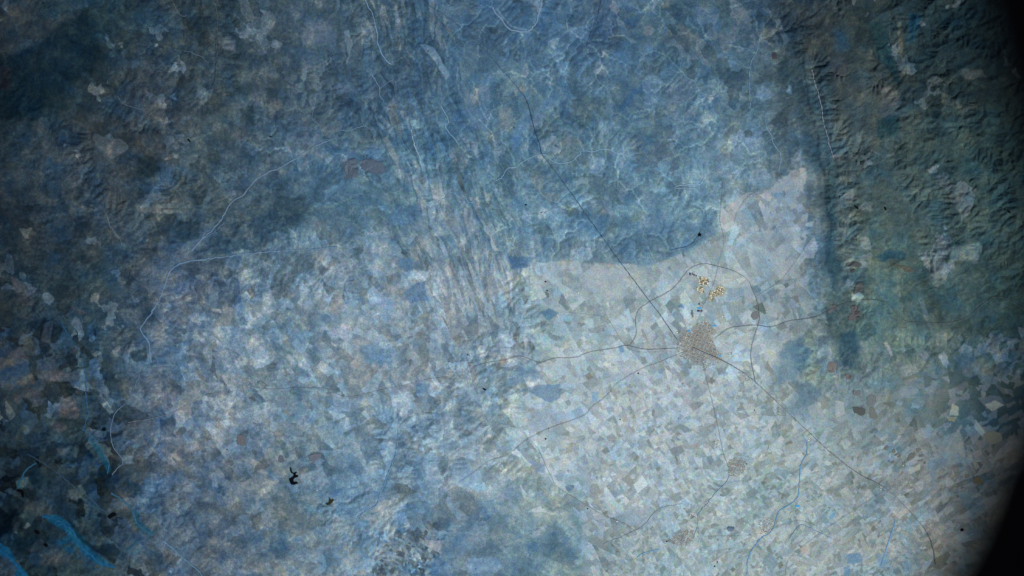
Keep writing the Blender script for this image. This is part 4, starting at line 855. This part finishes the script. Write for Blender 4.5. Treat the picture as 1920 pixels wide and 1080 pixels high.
sheet('pond', [(30,921),(37,918.5),(43,920),(45,928),(43,934),(40,930),(38,924)], M_black, 'black bent pond near the left edge', 'pond', level=True, up=40)
sheet('pond', [(203,970),(207,966),(212,962),(218,963),(216,967),(210,970),(206,973)], M_black, 'black slanted pond between two blue valleys', 'pond', level=True, up=40)
sheet('pond', [(64,996),(68,994),(74,998),(72,1002),(67,1001)], M_black, 'small black pond above the wide blue valley', 'pond', level=True, up=40)
sheet('pond', [(82,1022),(86,1019),(90,1022),(88,1026),(84,1025)], M_black, 'small black pond below the blue valley head', 'pond', level=True, up=40)
sheet('pond', [(191,806),(195,803),(199,804),(197,808),(193,808)], M_black, 'small black pond left of the hooked stream', 'pond', level=True, up=40)
sheet('pond', [(1604,388),(1608,389),(1609,392),(1606,392)], M_black, 'tiny black pond at the mountain foot, left one', 'pond', level=True, up=60)
sheet('pond', [(1658,388),(1661,390),(1661,395),(1658,393)], M_black, 'tiny black pond in the hills, right of its neighbour', 'pond', level=True, up=60)
sheet('pond', [(1890,397),(1893,396),(1894,399),(1891,400)], M_black, 'tiny black pond near the right edge in the hills', 'pond', level=True, up=60)
sheet('pond', [(1801,993),(1805,991),(1808,993),(1806,996),(1802,996)], M_black, 'black pond in the fields near the dark bottom right', 'pond', level=True)
sheet('pond', [(352,262),(355,261),(358,266),(355,266)], M_black, 'tiny black pond in the upper left hills', 'pond', level=True, up=60)
sheet('pond', [(503,255),(507,256),(511,257),(508,258)], M_black, 'thin black pond in the hills at upper left centre', 'pond', level=True, up=60)
sheet('pond', [(905,729),(908,728),(912,731),(909,732)], M_black, 'small black pond south of the middle village', 'pond', level=True)
tiny = [((803,96),1.2,'tiny black pond on the pale strip near the top'), ((963,218),0.9,'tiny dark pond left of the highway bend'), ((963,239),0.9,'tiny dark pond below its twin left of the highway'),
        ((1015,399),1.2,'tiny black pond on a pale clearing'), ((1023,528),1.6,'small black pond in the fields west of the long highway'), ((1026,545),1.4,'small black pond just below its neighbour in the fields'),
        ((1023,823),1.7,'round black pond beside the southwest road'), ((1029,803),1.2,'small dark pond touching the southwest road'), ((1197,700),1.5,'round dark pond between two roads west of town'),
        ((877,665),1.3,'small dark pond north of the middle village'), ((1102,954),1.2,'tiny dark pond by the southern road fork'), ((1250,1015),1.6,'round black pond west of the tan village'),
        ((1065,883),1.0,'tiny dark pond above the square lake'), ((1272,784),1.0,'tiny dark pond in the pale fields south of town'), ((1415,769),1.2,'tiny dark pond left of the straight highway'),
        ((892,1067),1.0,'tiny dark pond on the blue plateau at the bottom'), ((1345,1054),1.4,'small dark pond near the bottom, upper of two'), ((1340,1062),1.4,'small dark pond near the bottom, lower of two'),
        ((1163,787),1.2,'tiny dark pond south of the road bend'), ((429,735),1.2,'tiny dark pond beside the left village'), ((426,843),1.0,'tiny dark pond left of the brown grove'),
        ((405,1069),1.0,'tiny dark pond at the bottom left'), ((986,384),1.6,'dark purple pond on a pale clearing'), ((1400,870),1.3,'small dark pond right of the small southern village')]
for i, ((x, y), r, lab) in enumerate(tiny):
    rnd = random.Random(i)
    pts = [(x + r * math.cos(a) * rnd.uniform(.8, 1.3), y + r * math.sin(a) * rnd.uniform(.7, 1.1)) for a in [k * math.pi / 4 for k in range(8)]]
    sheet('pond', pts, M_black, lab, 'pond', level=True, up=26, smooth=2)
sheet('lake', box9(640, 720, 3, 1265,585, 1285,572, 1310,572, 1300,595, 1275,605), M_sq, 'grey blue four sided lake at the southern road fork', 'lake', level=True)
for (x, y, w, h, lab) in [(1496, 949, 8, 4, 'bright cyan basin beside the blue river'), (1292, 621, 5, 4.5, 'bright cyan basin at the northwest edge of the main town'), (1349, 667, 7, 4, 'bright cyan basin at the southeast edge of the main town'),
                     (1311, 578, 7, 4, 'bright cyan basin just above two dark sheds'), (1425, 1027, 5, 1.4, 'thin cyan basin low among fields'), (1340, 611, 9, 2.6, 'thin cyan basin northeast of the main town'),
                     (1480, 979, 4, 2.5, 'small cyan basin beside the short road')]:
    sheet('basin', [(x - w / 2, y - h / 2), (x + w / 2, y - h / 3), (x + w / 2.4, y + h / 2), (x - w / 2.3, y + h / 2.4)], M_cyan, lab, 'water basin', smooth=1)

# ------------------------------------------------------------------ groves: canopies standing above the land
def grove(name, pts, col, label, high=24, seed=0):
    gi_ = np.searchsorted(AX, pts[0][0]); gj_ = np.searchsorted(AY, pts[0][1]); loc_ = COV[gj_ - 6:gj_ + 6, gi_ - 6:gi_ + 6].mean((0, 1)) * LIT
    cl_ = 0.68 * lin(col) + 0.32 * loc_ * 0.8; col = tuple(255 * np.where(cl_ <= .0031308, cl_ * 12.92, 1.055 * cl_ ** (1 / 2.4) - .055))
    pts_ = catmull(pts, 4, True); xs = [p[0] for p in pts_]; ys = [p[1] for p in pts_]
    st_ = 0.7; gx = np.arange(min(xs) - st_, max(xs) + st_, st_); gy = np.arange(min(ys) - st_, max(ys) + st_, st_)
    X, Y = np.meshgrid(gx, gy); X = X + fbm(X, Y, 3, seed + 70, 2) * 0.5; Y = Y + fbm(X, Y, 3, seed + 71, 2) * 0.5
    ins = inside(X + fbm(X, Y, 6, seed + 60, 3) * 2.4, Y + fbm(X, Y, 6, seed + 61, 3) * 2.4, pts_)
    Z = hgt(X, Y) + 12 + high * (0.6 + 0.7 * np.abs(fbm(X, Y, 1.6, seed + 50, 2)))
    idx = -np.ones(X.shape, int); V = []; Fc = []
    def vid(j, i):
        if idx[j, i] < 0: idx[j, i] = len(V); V.append(((X[j, i] - 960) * MPP, (540 - Y[j, i]) * MPP, Z[j, i]))
        return idx[j, i]
    for j in range(X.shape[0] - 1):
        for i in range(X.shape[1] - 1):
            if ins[j, i]: Fc.append((vid(j, i), vid(j + 1, i), vid(j + 1, i + 1), vid(j, i + 1)))
    bm = bmesh.new(); bv = [bm.verts.new(v) for v in V]
    for f in Fc: bm.faces.new([bv[k] for k in f])
    be = [e for e in bm.edges if e.is_boundary]
    r = bmesh.ops.extrude_edge_only(bm, edges=be)
    for v in r['geom']:
        if isinstance(v, bmesh.types.BMVert): v.co.z -= high + 20
    bmesh.ops.recalc_face_normals(bm, faces=bm.faces)
    m_ = bpy.data.meshes.new(name); bm.to_mesh(m_); bm.free()
    o = new_obj(name, m_, flat_mat('canopy', col, 0.16, scale=9.0)); top(o, label, 'grove', kind='stuff'); return o
def ell(cx, cy, rx, ry, rot=0, n=10, seed=0):
    rnd = random.Random(seed + int(cx)); c, s_ = math.cos(rot), math.sin(rot); o = []
    for k in range(n):
        a = 2 * math.pi * k / n; q = rnd.uniform(.82, 1.15); x, y = rx * math.cos(a) * q, ry * math.sin(a) * q; o.append((cx + x * c - y * s_, cy + x * s_ + y * c))
    return o
groves = [
 (T(640, 0, 105,905, 150,895, 210,905, 245,935, 235,965, 190,980, 130,960, 105,930), (84,94,112), 'brown oval grove in the blue plain, larger of two'),
 (ell(660, 316, 14, 17, .2), (84,94,110), 'brown round grove left of the larger oval grove'),
 (T(1280, 360, 378,697, 405,674, 428,676, 426,712, 402,718), (88,84,86), 'dark brown triangular grove inside the ring road'),
 (T(1280, 360, 810,678, 838,632, 878,650, 832,680), (92,94,96), 'brown wedge shaped grove beside the east road'),
 (T(1280, 360, 958,562, 985,505, 1012,520, 1002,562), (84,84,84), 'brown upright grove above the pale eastern field'),
 (T(1280, 360, 918,402, 950,392, 1002,405, 990,422, 935,416), (78,78,80), 'brown band shaped grove in the eastern hills'),
 (ell(1597, 506, 4, 4), (84,80,80), 'small round brown grove in the eastern hills'),
 (T(1280, 360, 1180,410, 1225,412, 1272,422, 1300,440, 1258,450, 1235,430), (82,78,72), 'brown tapered grove in the far eastern hills'),
 (T(1280, 360, 945,640, 985,650, 1000,690, 960,720, 925,715, 950,680), (94,88,92), 'reddish brown grove south of the east road'),
 (T(1280, 360, 818,960, 865,960, 858,1010, 825,1015), (104,92,88), 'reddish brown square grove south east of town'),
 (T(1280, 360, 915,1030, 945,1030, 950,1050, 925,1052), (100,84,80), 'small reddish grove below the square grove'),
 (T(1280, 720, 958,128, 1000,130, 1028,150, 1015,178, 985,168, 962,152), (62,58,56), 'very dark brown grove in the eastern fields'),
 (T(1280, 720, 1050,130, 1078,140, 1096,185, 1062,192), (108,112,106), 'olive brown grove right of the very dark grove'),
 (T(1280, 720, 1035,72, 1082,62, 1086,110, 1048,122), (104,112,118), 'grey brown grove above the olive brown grove'),
 (T(1280, 720, 960,40, 1000,38, 995,62, 965,60), (100,100,106), 'small brown grove above the very dark grove'),
 (T(1280, 720, 1690,290, 1755,262, 1800,300, 1745,340), (98,102,90), 'olive brown grove near the right edge'),
 (ell(1833, 901, 9, 9), (86,82,54), 'yellow brown round grove near the right edge'),
 (ell(1815, 893, 5, 3, -.5), (96,92,80), 'small brown grove left of the yellow brown one'),
 (T(0, 720, 1338,292, 1382,292, 1376,338, 1356,346, 1340,335), (88,86,88), 'small dark brown grove above the black forked lake'),
 (ell(528, 860, 6, 7), (86,90,110), 'reddish patch of trees left above the forked lake'),
 (T(0, 720, 1735,400, 1800,388, 1798,412, 1760,435, 1738,415), (100,102,118), 'reddish patch of trees right above the forked lake'),
 (T(1280, 360, 50,668, 58,670, 64,700, 56,705), (70,72,72), 'narrow dark grove north of the main town'),
 (T(1280, 0, 500,300, 525,298, 530,325, 505,328), (64,48,56), 'small dark red grove at the foot of the mountains'),
 (ell(65, 1048, 13, 12), (14,56,84), 'round dark teal grove beside the bottom left valley'),
]
rb = random.Random(4)
browns = [(1145,360,14,10),(1190,378,12,9),(1205,395,14,6),(1222,405,12,6),(1285,408,30,14),(1328,372,14,10),(1345,405,16,6),(1338,428,18,6),(1362,445,10,8),(1185,437,14,6),(1160,435,10,5),(1245,445,8,6),(1415,235,16,7),(1600,518,14,8)]
for i, (x, y, rx, ry) in enumerate(browns):
    groves.append((ell(1280 + x / 3, 720 + y / 3, rx / 3, ry / 3, rb.uniform(-.7, -.1)), (104, 104, 94) if i % 2 else (96, 96, 88),
                   ['small olive brown grove, westernmost of the scattered cluster', 'small olive grove just right of the westernmost one', 'slanted olive grove in the middle of the scattered cluster',
                    'slanted olive grove right below the middle one', 'largest olive brown grove of the scattered cluster', 'dark olive grove at the top of the scattered cluster',
                    'thin olive strip grove right of the largest', 'second thin olive strip grove right of the largest', 'small olive grove at the eastern tip of the cluster',
                    'thin olive grove at the bottom left of the cluster', 'tiny olive grove left of the bottom thin one', 'tiny brown dot grove below the largest',
                    'lone reddish brown grove above the scattered cluster', 'brown smudge grove left of the yellow brown round grove'][i]))
for i, (pts, c, lab) in enumerate(groves): grove('grove', pts, c, lab, seed=i)

# ------------------------------------------------------------------ towns
def roof_mat(name, stops, rough=0.6, spec=0.2):
    q = NT(name); gi = q.n('ShaderNodeNewGeometry')
    q.l(q.ramp(gi.outputs['Random Per Island'], [(p, rgba(c)[:3]) for p, c in stops], 'CONSTANT'), q.b.inputs['Base Color'])
    q.b.inputs['Roughness'].default_value = rough; q.b.inputs['Specular IOR Level'].default_value = spec
    return q.m
M_town = roof_mat('town_roofs', [(0, (124, 120, 118)), (.14, (150, 145, 138)), (.36, (166, 156, 140)), (.62, (180, 166, 142)), (.78, (136, 148, 156)), (.84, (202, 190, 164)), (.91, (98, 98, 96)), (.965, (236, 230, 212))])
M_tan = roof_mat('tan_roofs', [(0, (140, 136, 138)), (.25, (158, 148, 142)), (.5, (170, 158, 148)), (.75, (150, 156, 164)), (.93, (192, 178, 156))])
M_gold = roof_mat('gold_roofs', [(0, (120, 106, 74)), (.2, (170, 150, 104)), (.42, (204, 184, 138)), (.62, (232, 220, 188)), (.8, (140, 124, 92)), (.9, (246, 240, 222))])
def house(bm, x, y, w, d, h, rot, z):
    c, s_ = math.cos(rot), math.sin(rot)
    def q(a, b, zz): return bm.verts.new((x + a * c - b * s_, y + a * s_ + b * c, z + zz))
    A = [q(-w, -d, -30), q(w, -d, -30), q(w, d, -30), q(-w, d, -30)]; B = [q(-w, -d, h), q(w, -d, h), q(w, d, h), q(-w, d, h)]
    R0, R1 = q(-w, 0, h + min(w, d) * .25), q(w, 0, h + min(w, d) * .25)
    for f in ((A[0], A[1], B[1], B[0]), (A[2], A[3], B[3], B[2]), (A[1], A[2], B[2], R1, B[1]), (A[3], A[0], B[0], R0, B[3]), (B[0], B[1], R1, R0), (B[2], B[3], R0, R1)):
        bm.faces.new(f)
def town(pts, label, mat, pitch=1.35, fill=0.85, rot=0.3, seed=0, falloff=None, name='town'):
    pts = [(p[0] + (p[0] - sum(a[0] for a in pts) / len(pts)) * .12, p[1] + (p[1] - sum(a[1] for a in pts) / len(pts)) * .12) for p in pts]
    rnd = random.Random(seed); bm = bmesh.new()
    xs = [p[0] for p in pts]; ys = [p[1] for p in pts]; cx, cy = sum(xs) / len(xs), sum(ys) / len(ys)
    R = max(max(xs) - min(xs), max(ys) - min(ys)) * 0.75; c, s_ = math.cos(rot), math.sin(rot)
    n = int(R / pitch); P_ = []
    for i in range(-n, n + 1):
        for j in range(-n, n + 1):
            if (i % 7 == 0 or j % 6 == 0) and rnd.random() < .8: continue
            gx_ = (i + rnd.uniform(-.18, .18) + (0.35 if i % 4 == 0 else 0)) * pitch; gy_ = (j + rnd.uniform(-.18, .18) + (0.35 if j % 5 == 0 else 0)) * pitch
            P_.append((cx + gx_ * c - gy_ * s_, cy + gx_ * s_ + gy_ * c))
    Q = np.array(P_); ok = inside(Q[:, 0] + fbm(Q[:, 0], Q[:, 1], 8, seed + 5, 2) * 3, Q[:, 1] + fbm(Q[:, 0], Q[:, 1], 8, seed + 6, 2) * 3, pts)
    dens = fbm(Q[:, 0], Q[:, 1], 7, seed + 9, 3); hh = hgt(Q[:, 0], Q[:, 1])
    cnt = 0
    for (x, y), o_, dn, h0 in zip(Q, ok, dens, hh):
        if not o_: continue
        rr = math.hypot(x - cx, y - cy) / (R / 1.5)
        f_ = fill + dn * 0.35 - (falloff * rr if falloff else 0)
        if rnd.random() > f_: continue
        w = pitch * MPP * rnd.uniform(.26, .47); d = pitch * MPP * rnd.uniform(.26, .47)
        house(bm, (x - 960) * MPP, (540 - y) * MPP, w, d, rnd.uniform(8, 26), -rot, float(h0) + 6); cnt += 1
    m_ = bpy.data.meshes.new(name); bm.to_mesh(m_); bm.free()
    o = new_obj(name, m_, mat); top(o, label, 'town', kind='stuff'); return o
town(box9(1240, 580, 9, 720,240, 780,250, 840,310, 920,420, 800,470, 880,560, 900,680, 980,740, 1000,830, 900,900, 700,930, 560,900, 420,820, 340,740, 300,600, 340,470, 430,400, 540,330, 620,270), 'dense tan town where all the roads meet', M_town, 1.12, 1.15, 0.35, 1, 0.55)
town(box9(640, 360, 3, 640,990, 700,940, 740,960, 780,1010, 740,1060, 680,1050, 640,1030), 'scattered tan village in the middle of the view', M_town, 1.5, 0.6, 0.9, 2, 0.5)
town(ell(455, 716, 26, 20), 'scattered tan village at left among fields', M_tan, 1.7, 0.34, 0.5, 3, 0.3)
town(box9(1280, 720, 3, 262,440, 300,418, 355,430, 352,480, 310,515, 262,520), 'compact tan village south of the main town', M_tan, 1.3, 0.85, 0.2, 4)
town(box9(1200, 960, 8, 420,430, 560,330, 700,280, 800,300, 780,420, 700,480, 560,490, 440,470), 'tan village near the bottom edge', M_tan, 1.3, 0.75, 0.4, 5)
town(box9(1280, 720, 3, 430,770, 480,750, 520,780, 500,830, 440,845), 'tan village where the blue river meets a road', M_tan, 1.4, 0.6, 0.4, 6)
town(box9(1280, 720, 3, 1370,780, 1420,770, 1430,820, 1390,840, 1360,820), 'small tan hamlet on the lower right highway', M_tan, 1.4, 0.55, 0.4, 7)
town(ell(1680, 905, 14, 12), 'loose tan hamlet where the highway meets a branch road', M_tan, 1.6, 0.5, 0.4, 8, 0.3)
# the shiny industrial quarters: every large shed is a thing
def shed(x, y, w, d, rot, mat, label, group, h=14, name='industrial_shed'):
    bm = bmesh.new(); house(bm, 0, 0, w * MPP / 2, d * MPP / 2, h, -rot, 0)
    m_ = bpy.data.meshes.new(name); bm.to_mesh(m_); bm.free()
    o = bpy.data.objects.new(name, m_); COL.objects.link(o); m_.materials.append(mat)
    p = W(x, y, 14); o.location = (p[0], p[1], p[2] - ALT); top(o, label, 'shed', group); return o
GM = [flat_mat('gold_roof', c, .05, .5, .2) for c in [(226, 214, 184), (178, 164, 130), (128, 118, 94), (244, 238, 222), (98, 94, 84), (200, 186, 150)]]
HUES = ['cream', 'gold', 'olive brown', 'white', 'dark brown', 'sandy']
def quarter(pts, n, label, group, wr, rot, seed, step=None):
    """label: where the group stands, e.g. 'the long right block of the golden quarter'"""
    rnd = random.Random(seed); xs = [p[0] for p in pts]; ys = [p[1] for p in pts]; done = []; tries = 0
    mx, my = sum(xs) / len(xs), sum(ys) / len(ys); rx, ry = (max(xs) - min(xs)) / 2, (max(ys) - min(ys)) / 2; used = {}
    while len(done) < n and tries < 4000:
        tries += 1; x = rnd.uniform(min(xs), max(xs)); y = rnd.uniform(min(ys), max(ys))
        if not inside(np.array([x]), np.array([y]), pts)[0]: continue
        w = rnd.uniform(*wr); d = rnd.uniform(wr[0], wr[1] * .8)
        if any(abs(x - a) < (w + b) * .42 and abs(y - c_) < (d + e) * .42 for a, c_, b, e, _ in done): continue
        done.append((x, y, w, d, rnd.choices(range(6), [5, 3, 4, 3, 3, 4])[0]))
    mid = (wr[0] + wr[1]) / 2
    for x, y, w, d, k in sorted(done, key=lambda t: (t[0], t[1])):
        u, v = (x - mx) / rx, (y - my) / ry
        place = (('upper' if v < -.33 else 'lower' if v > .33 else '') + (' left' if u < -.33 else ' right' if u > .33 else '')).strip() or 'middle'
        key = (('large' if w * d > mid * mid else 'small') + ' ' + HUES[k], place); used[key] = used.get(key, 0) + 1
        nth = ['first ', 'second ', 'third ', 'fourth ', 'fifth ', 'sixth ', 'seventh ', 'eighth ', 'ninth ', 'tenth '][min(9, used[key] - 1)]
        shed(x, y, w, d, rot + rnd.uniform(-.1, .1), GM[k], f"{nth}{key[0]} shed from left, {place} of {label}", group)
q9 = lambda *v: box9(1240, 480, 9, *v)
quarter(q9(660,350, 720,360, 800,400, 800,450, 760,500, 640,480, 640,420), 44, 'the upper left golden block', 'sheds of the upper left golden block', (1.2, 3.2), .3, 1)
quarter(q9(600,520, 680,510, 720,580, 715,630, 640,620, 610,590), 20, 'the small left golden block', 'sheds of the small left golden block', (1.3, 3.0), .4, 2)
quarter(q9(950,500, 1030,520, 1085,570, 1040,640, 960,680, 900,700, 820,670, 790,620, 880,590, 940,560), 86, 'the long right golden block', 'sheds of the long right golden block', (1.0, 2.3), .3, 3)
quarter(q9(800,700, 860,700, 900,740, 880,770, 800,750), 11, 'the bottom golden block', 'sheds of the bottom golden block', (1.1, 2.2), .3, 4)
quarter(box9(1240, 580, 9, 700,200, 760,160, 770,240, 720,290), 9, 'the town tip', 'sheds on the northern tip of the main town', (1.0, 1.6), .3, 5)
quarter(box9(1240, 580, 9, 1120,740, 1200,700, 1190,760, 1140,800), 8, 'the east suburb', 'sheds just east of the main town', (1.0, 1.8), .3, 6)
quarter(box9(1240, 580, 9, 700,960, 780,980, 770,1040, 720,1060), 8, 'the south suburb', 'sheds just south of the main town', (1.0, 2.0), .3, 7)
quarter([(1395,700),(1412,710),(1405,716),(1390,708)], 7, 'the highway suburb', 'sheds on the highway southeast of town', (1.0, 1.8), .5, 8)
quarter([(1460,765),(1468,768),(1464,778),(1458,774)], 6, 'the straight highway cluster', 'sheds left of the straight highway', (1.0, 1.8), .5, 9)
quarter([(1515,818),(1524,820),(1522,828),(1515,826)], 5, 'the blue river cluster', 'sheds where the blue river leaves the highway', (1.0, 1.8), .5, 10)
quarter([(1338,828),(1352,822),(1352,842),(1340,838)], 9, 'the southern road cluster', 'sheds beside the southern road', (1.0, 2.0), .2, 11)
quarter([(1295,960),(1305,962),(1303,975),(1296,978),(1288,982)], 12, 'the bottom village cluster', 'sheds above the tan bottom village', (0.9, 1.9), .4, 12)
quarter([(1650,912),(1657,915),(1656,921),(1650,920)], 4, 'the lower right junction', 'sheds at the lower right junction', (1.0, 2.0), .5, 13)
quarter([(1618,930),(1628,930),(1627,938),(1620,938)], 5, 'the branch road cluster', 'sheds along the branch road', (1.0, 1.8), .5, 14)
quarter([(1364,1000),(1370,1000),(1371,1013),(1367,1013)], 5, 'the column below the grey block', 'sheds below the grey block near the bottom', (1.0, 1.8), .1, 15)
quarter([(864,700),(872,698),(872,706),(864,706)], 4, 'the middle village', 'sheds in the middle village', (0.9, 1.5), .1, 16)
DK = flat_mat('dark_roof', (44, 46, 84), .05, .5, .2); DK2 = flat_mat('dark_glass_roof', (30, 44, 66), .05, .5, .2)
for (x, y, w, d, lab) in [(1294, 514, 2.4, 5, 'black blue block, leftmost in the row below the ring road'), (1298, 513.5, 1.4, 4.2, 'narrow dark block second in the row below the ring road'),
                          (1300.6, 515, 1.3, 3.2, 'narrow dark block third in the row below the ring road'), (1303, 516, 1.3, 2.6, 'short dark block fourth in the row below the ring road'),
                          (1306, 517, 1.6, 1.8, 'small dark block at the right end of the row below the ring road'), (1309.8, 583, 4.6, 3.2, 'left of two dark violet sheds north of the main town'),
                          (1315.5, 583, 3.2, 3.2, 'right of two dark violet sheds north of the main town'), (1311, 570, 1.8, 4, 'dark slim shed above the cyan basin')]:
    shed(x, y, w, d, 0.02, DK if y > 560 else DK2, lab, None, name='dark_shed')
shed(1371, 991, 12, 7, 0.1, flat_mat('slate_roof', (92, 112, 134), .1), 'large grey blue block above bright sheds near the bottom', None, name='large_shed')
WH = flat_mat('white_roof', (250, 248, 244), .02, .5, .2)
glints = [(1354.5, 593.5, 1.4, 'white roof shining northeast of the main town'), (1269.5, 623, 1.6, 'pinkish white roof on the northwest approach road'), (1275, 643, 1.5, 'pale roof on the western town edge'),
          (1384, 645, 1.3, 'white roof east of the town beside a lane'), (813, 398, 1.3, 'white roof on the pale striped hill fields'), (1085, 549, 1.8, 'white roof cluster west of the long highway'),
          (1369, 1009, 2.0, 'brightest white roof near the bottom edge'), (595, 919, 1.0, 'lone white roof between the two lakes'), (1044, 770, 0.9, 'lone white roof above the southwest road'),
          (1270, 728, 1.3, 'white roof in the fields south of the main town'), (1276, 861, 1.2, 'white roof west of the compact tan village'), (1341, 1042, 1.3, 'white roof above the two small dark ponds'),
          (1694, 873, 1.2, 'white roof amid the olive groves'), (1157, 978, 1.6, 'white greenhouse strip beside the southern road'), (1388, 892, 1.2, 'white roof just east of the compact tan village'),
          (882, 665, 1.0, 'white roof north of the middle village')]
for x, y, r, lab in glints: shed(x, y, r, r * 1.2, 0.3, WH, lab, None, name='white_building')

# ------------------------------------------------------------------ the spacecraft window the picture is taken through
fr = bpy.data.objects.new('spacecraft_window', None); COL.objects.link(fr); fr.location = (0, 0, -0.6)
top(fr, 'black out of focus spacecraft window frame curving along the right edge', 'window frame', kind='thing')
q = NT('shade_black_metal'); q.b.inputs['Base Color'].default_value = (0.0006, 0.0006, 0.0010, 1); q.b.inputs['Roughness'].default_value = 1.0; M_frame = q.m  # dark metal; shade of the unlit cabin put into its near-black colour
q = NT('black_rubber'); q.b.inputs['Base Color'].default_value = (0.001, 0.001, 0.001, 1); M_rub = q.m
RING = catmull(WIN, 6, True)
def on_plane(px, py):
    d = win_depth(px); return np.array([(px - 960) * MPP / ALT * d, (540 - py) * MPP / ALT * d, -d])
base = [on_plane(*p) for p in RING]
cen = sum(base) / len(base)
nrm = np.cross(base[20] - cen, base[80] - cen); nrm /= np.linalg.norm(nrm)
if nrm[2] > 0: nrm = -nrm
CM = (960.0, 540.0)
def outward(p, o):
    dx, dy = p[0] - CM[0], p[1] - CM[1]; L_ = math.hypot(dx, dy); return (p[0] + dx / L_ * o, p[1] + dy / L_ * o)
def ring_mesh(name, profile, mat, parent):      # profile: (outward in map units, towards the camera in metres)
    V = []; n = len(RING); k = len(profile)
    for p in RING:
        for (o_, z_) in profile:
            b = on_plane(*outward(p, o_)); V.append(tuple(b * (1 - z_ / np.linalg.norm(b)) + np.array([0, 0, 0.6])))
    Fc = [(i * k + j, i * k + (j + 1) % k, ((i + 1) % n) * k + (j + 1) % k, ((i + 1) % n) * k + j) for i in range(n) for j in range(k)]
    m_ = bpy.data.meshes.new(name); m_.from_pydata(V, [], Fc); m_.update()
    bm = bmesh.new(); bm.from_mesh(m_); bmesh.ops.recalc_face_normals(bm, faces=bm.faces); bm.to_mesh(m_); bm.free()
    return new_obj(name, m_, mat, parent)
ring_mesh('frame', [(0, 0.0), (4, -0.004), (400, -0.004), (410, 0.0), (410, 0.03), (40, 0.03), (14, 0.02)], M_frame, fr)
ring_mesh('seal', [(42, 0.0305), (70, 0.0305), (70, 0.037), (46, 0.037)], M_rub, fr)
for k in range(0, len(base), 6):
    b = on_plane(*outward(RING[k], 160)); b = b * (1 - 0.032 / np.linalg.norm(b))
    bm = bmesh.new(); bmesh.ops.create_cone(bm, cap_ends=True, segments=6, radius1=.005, radius2=.005, depth=.004)
    m_ = bpy.data.meshes.new('bolt'); bm.to_mesh(m_); bm.free()
    o = new_obj('bolt', m_, M_frame, fr); o.location = (b[0], b[1], b[2] + 0.6)
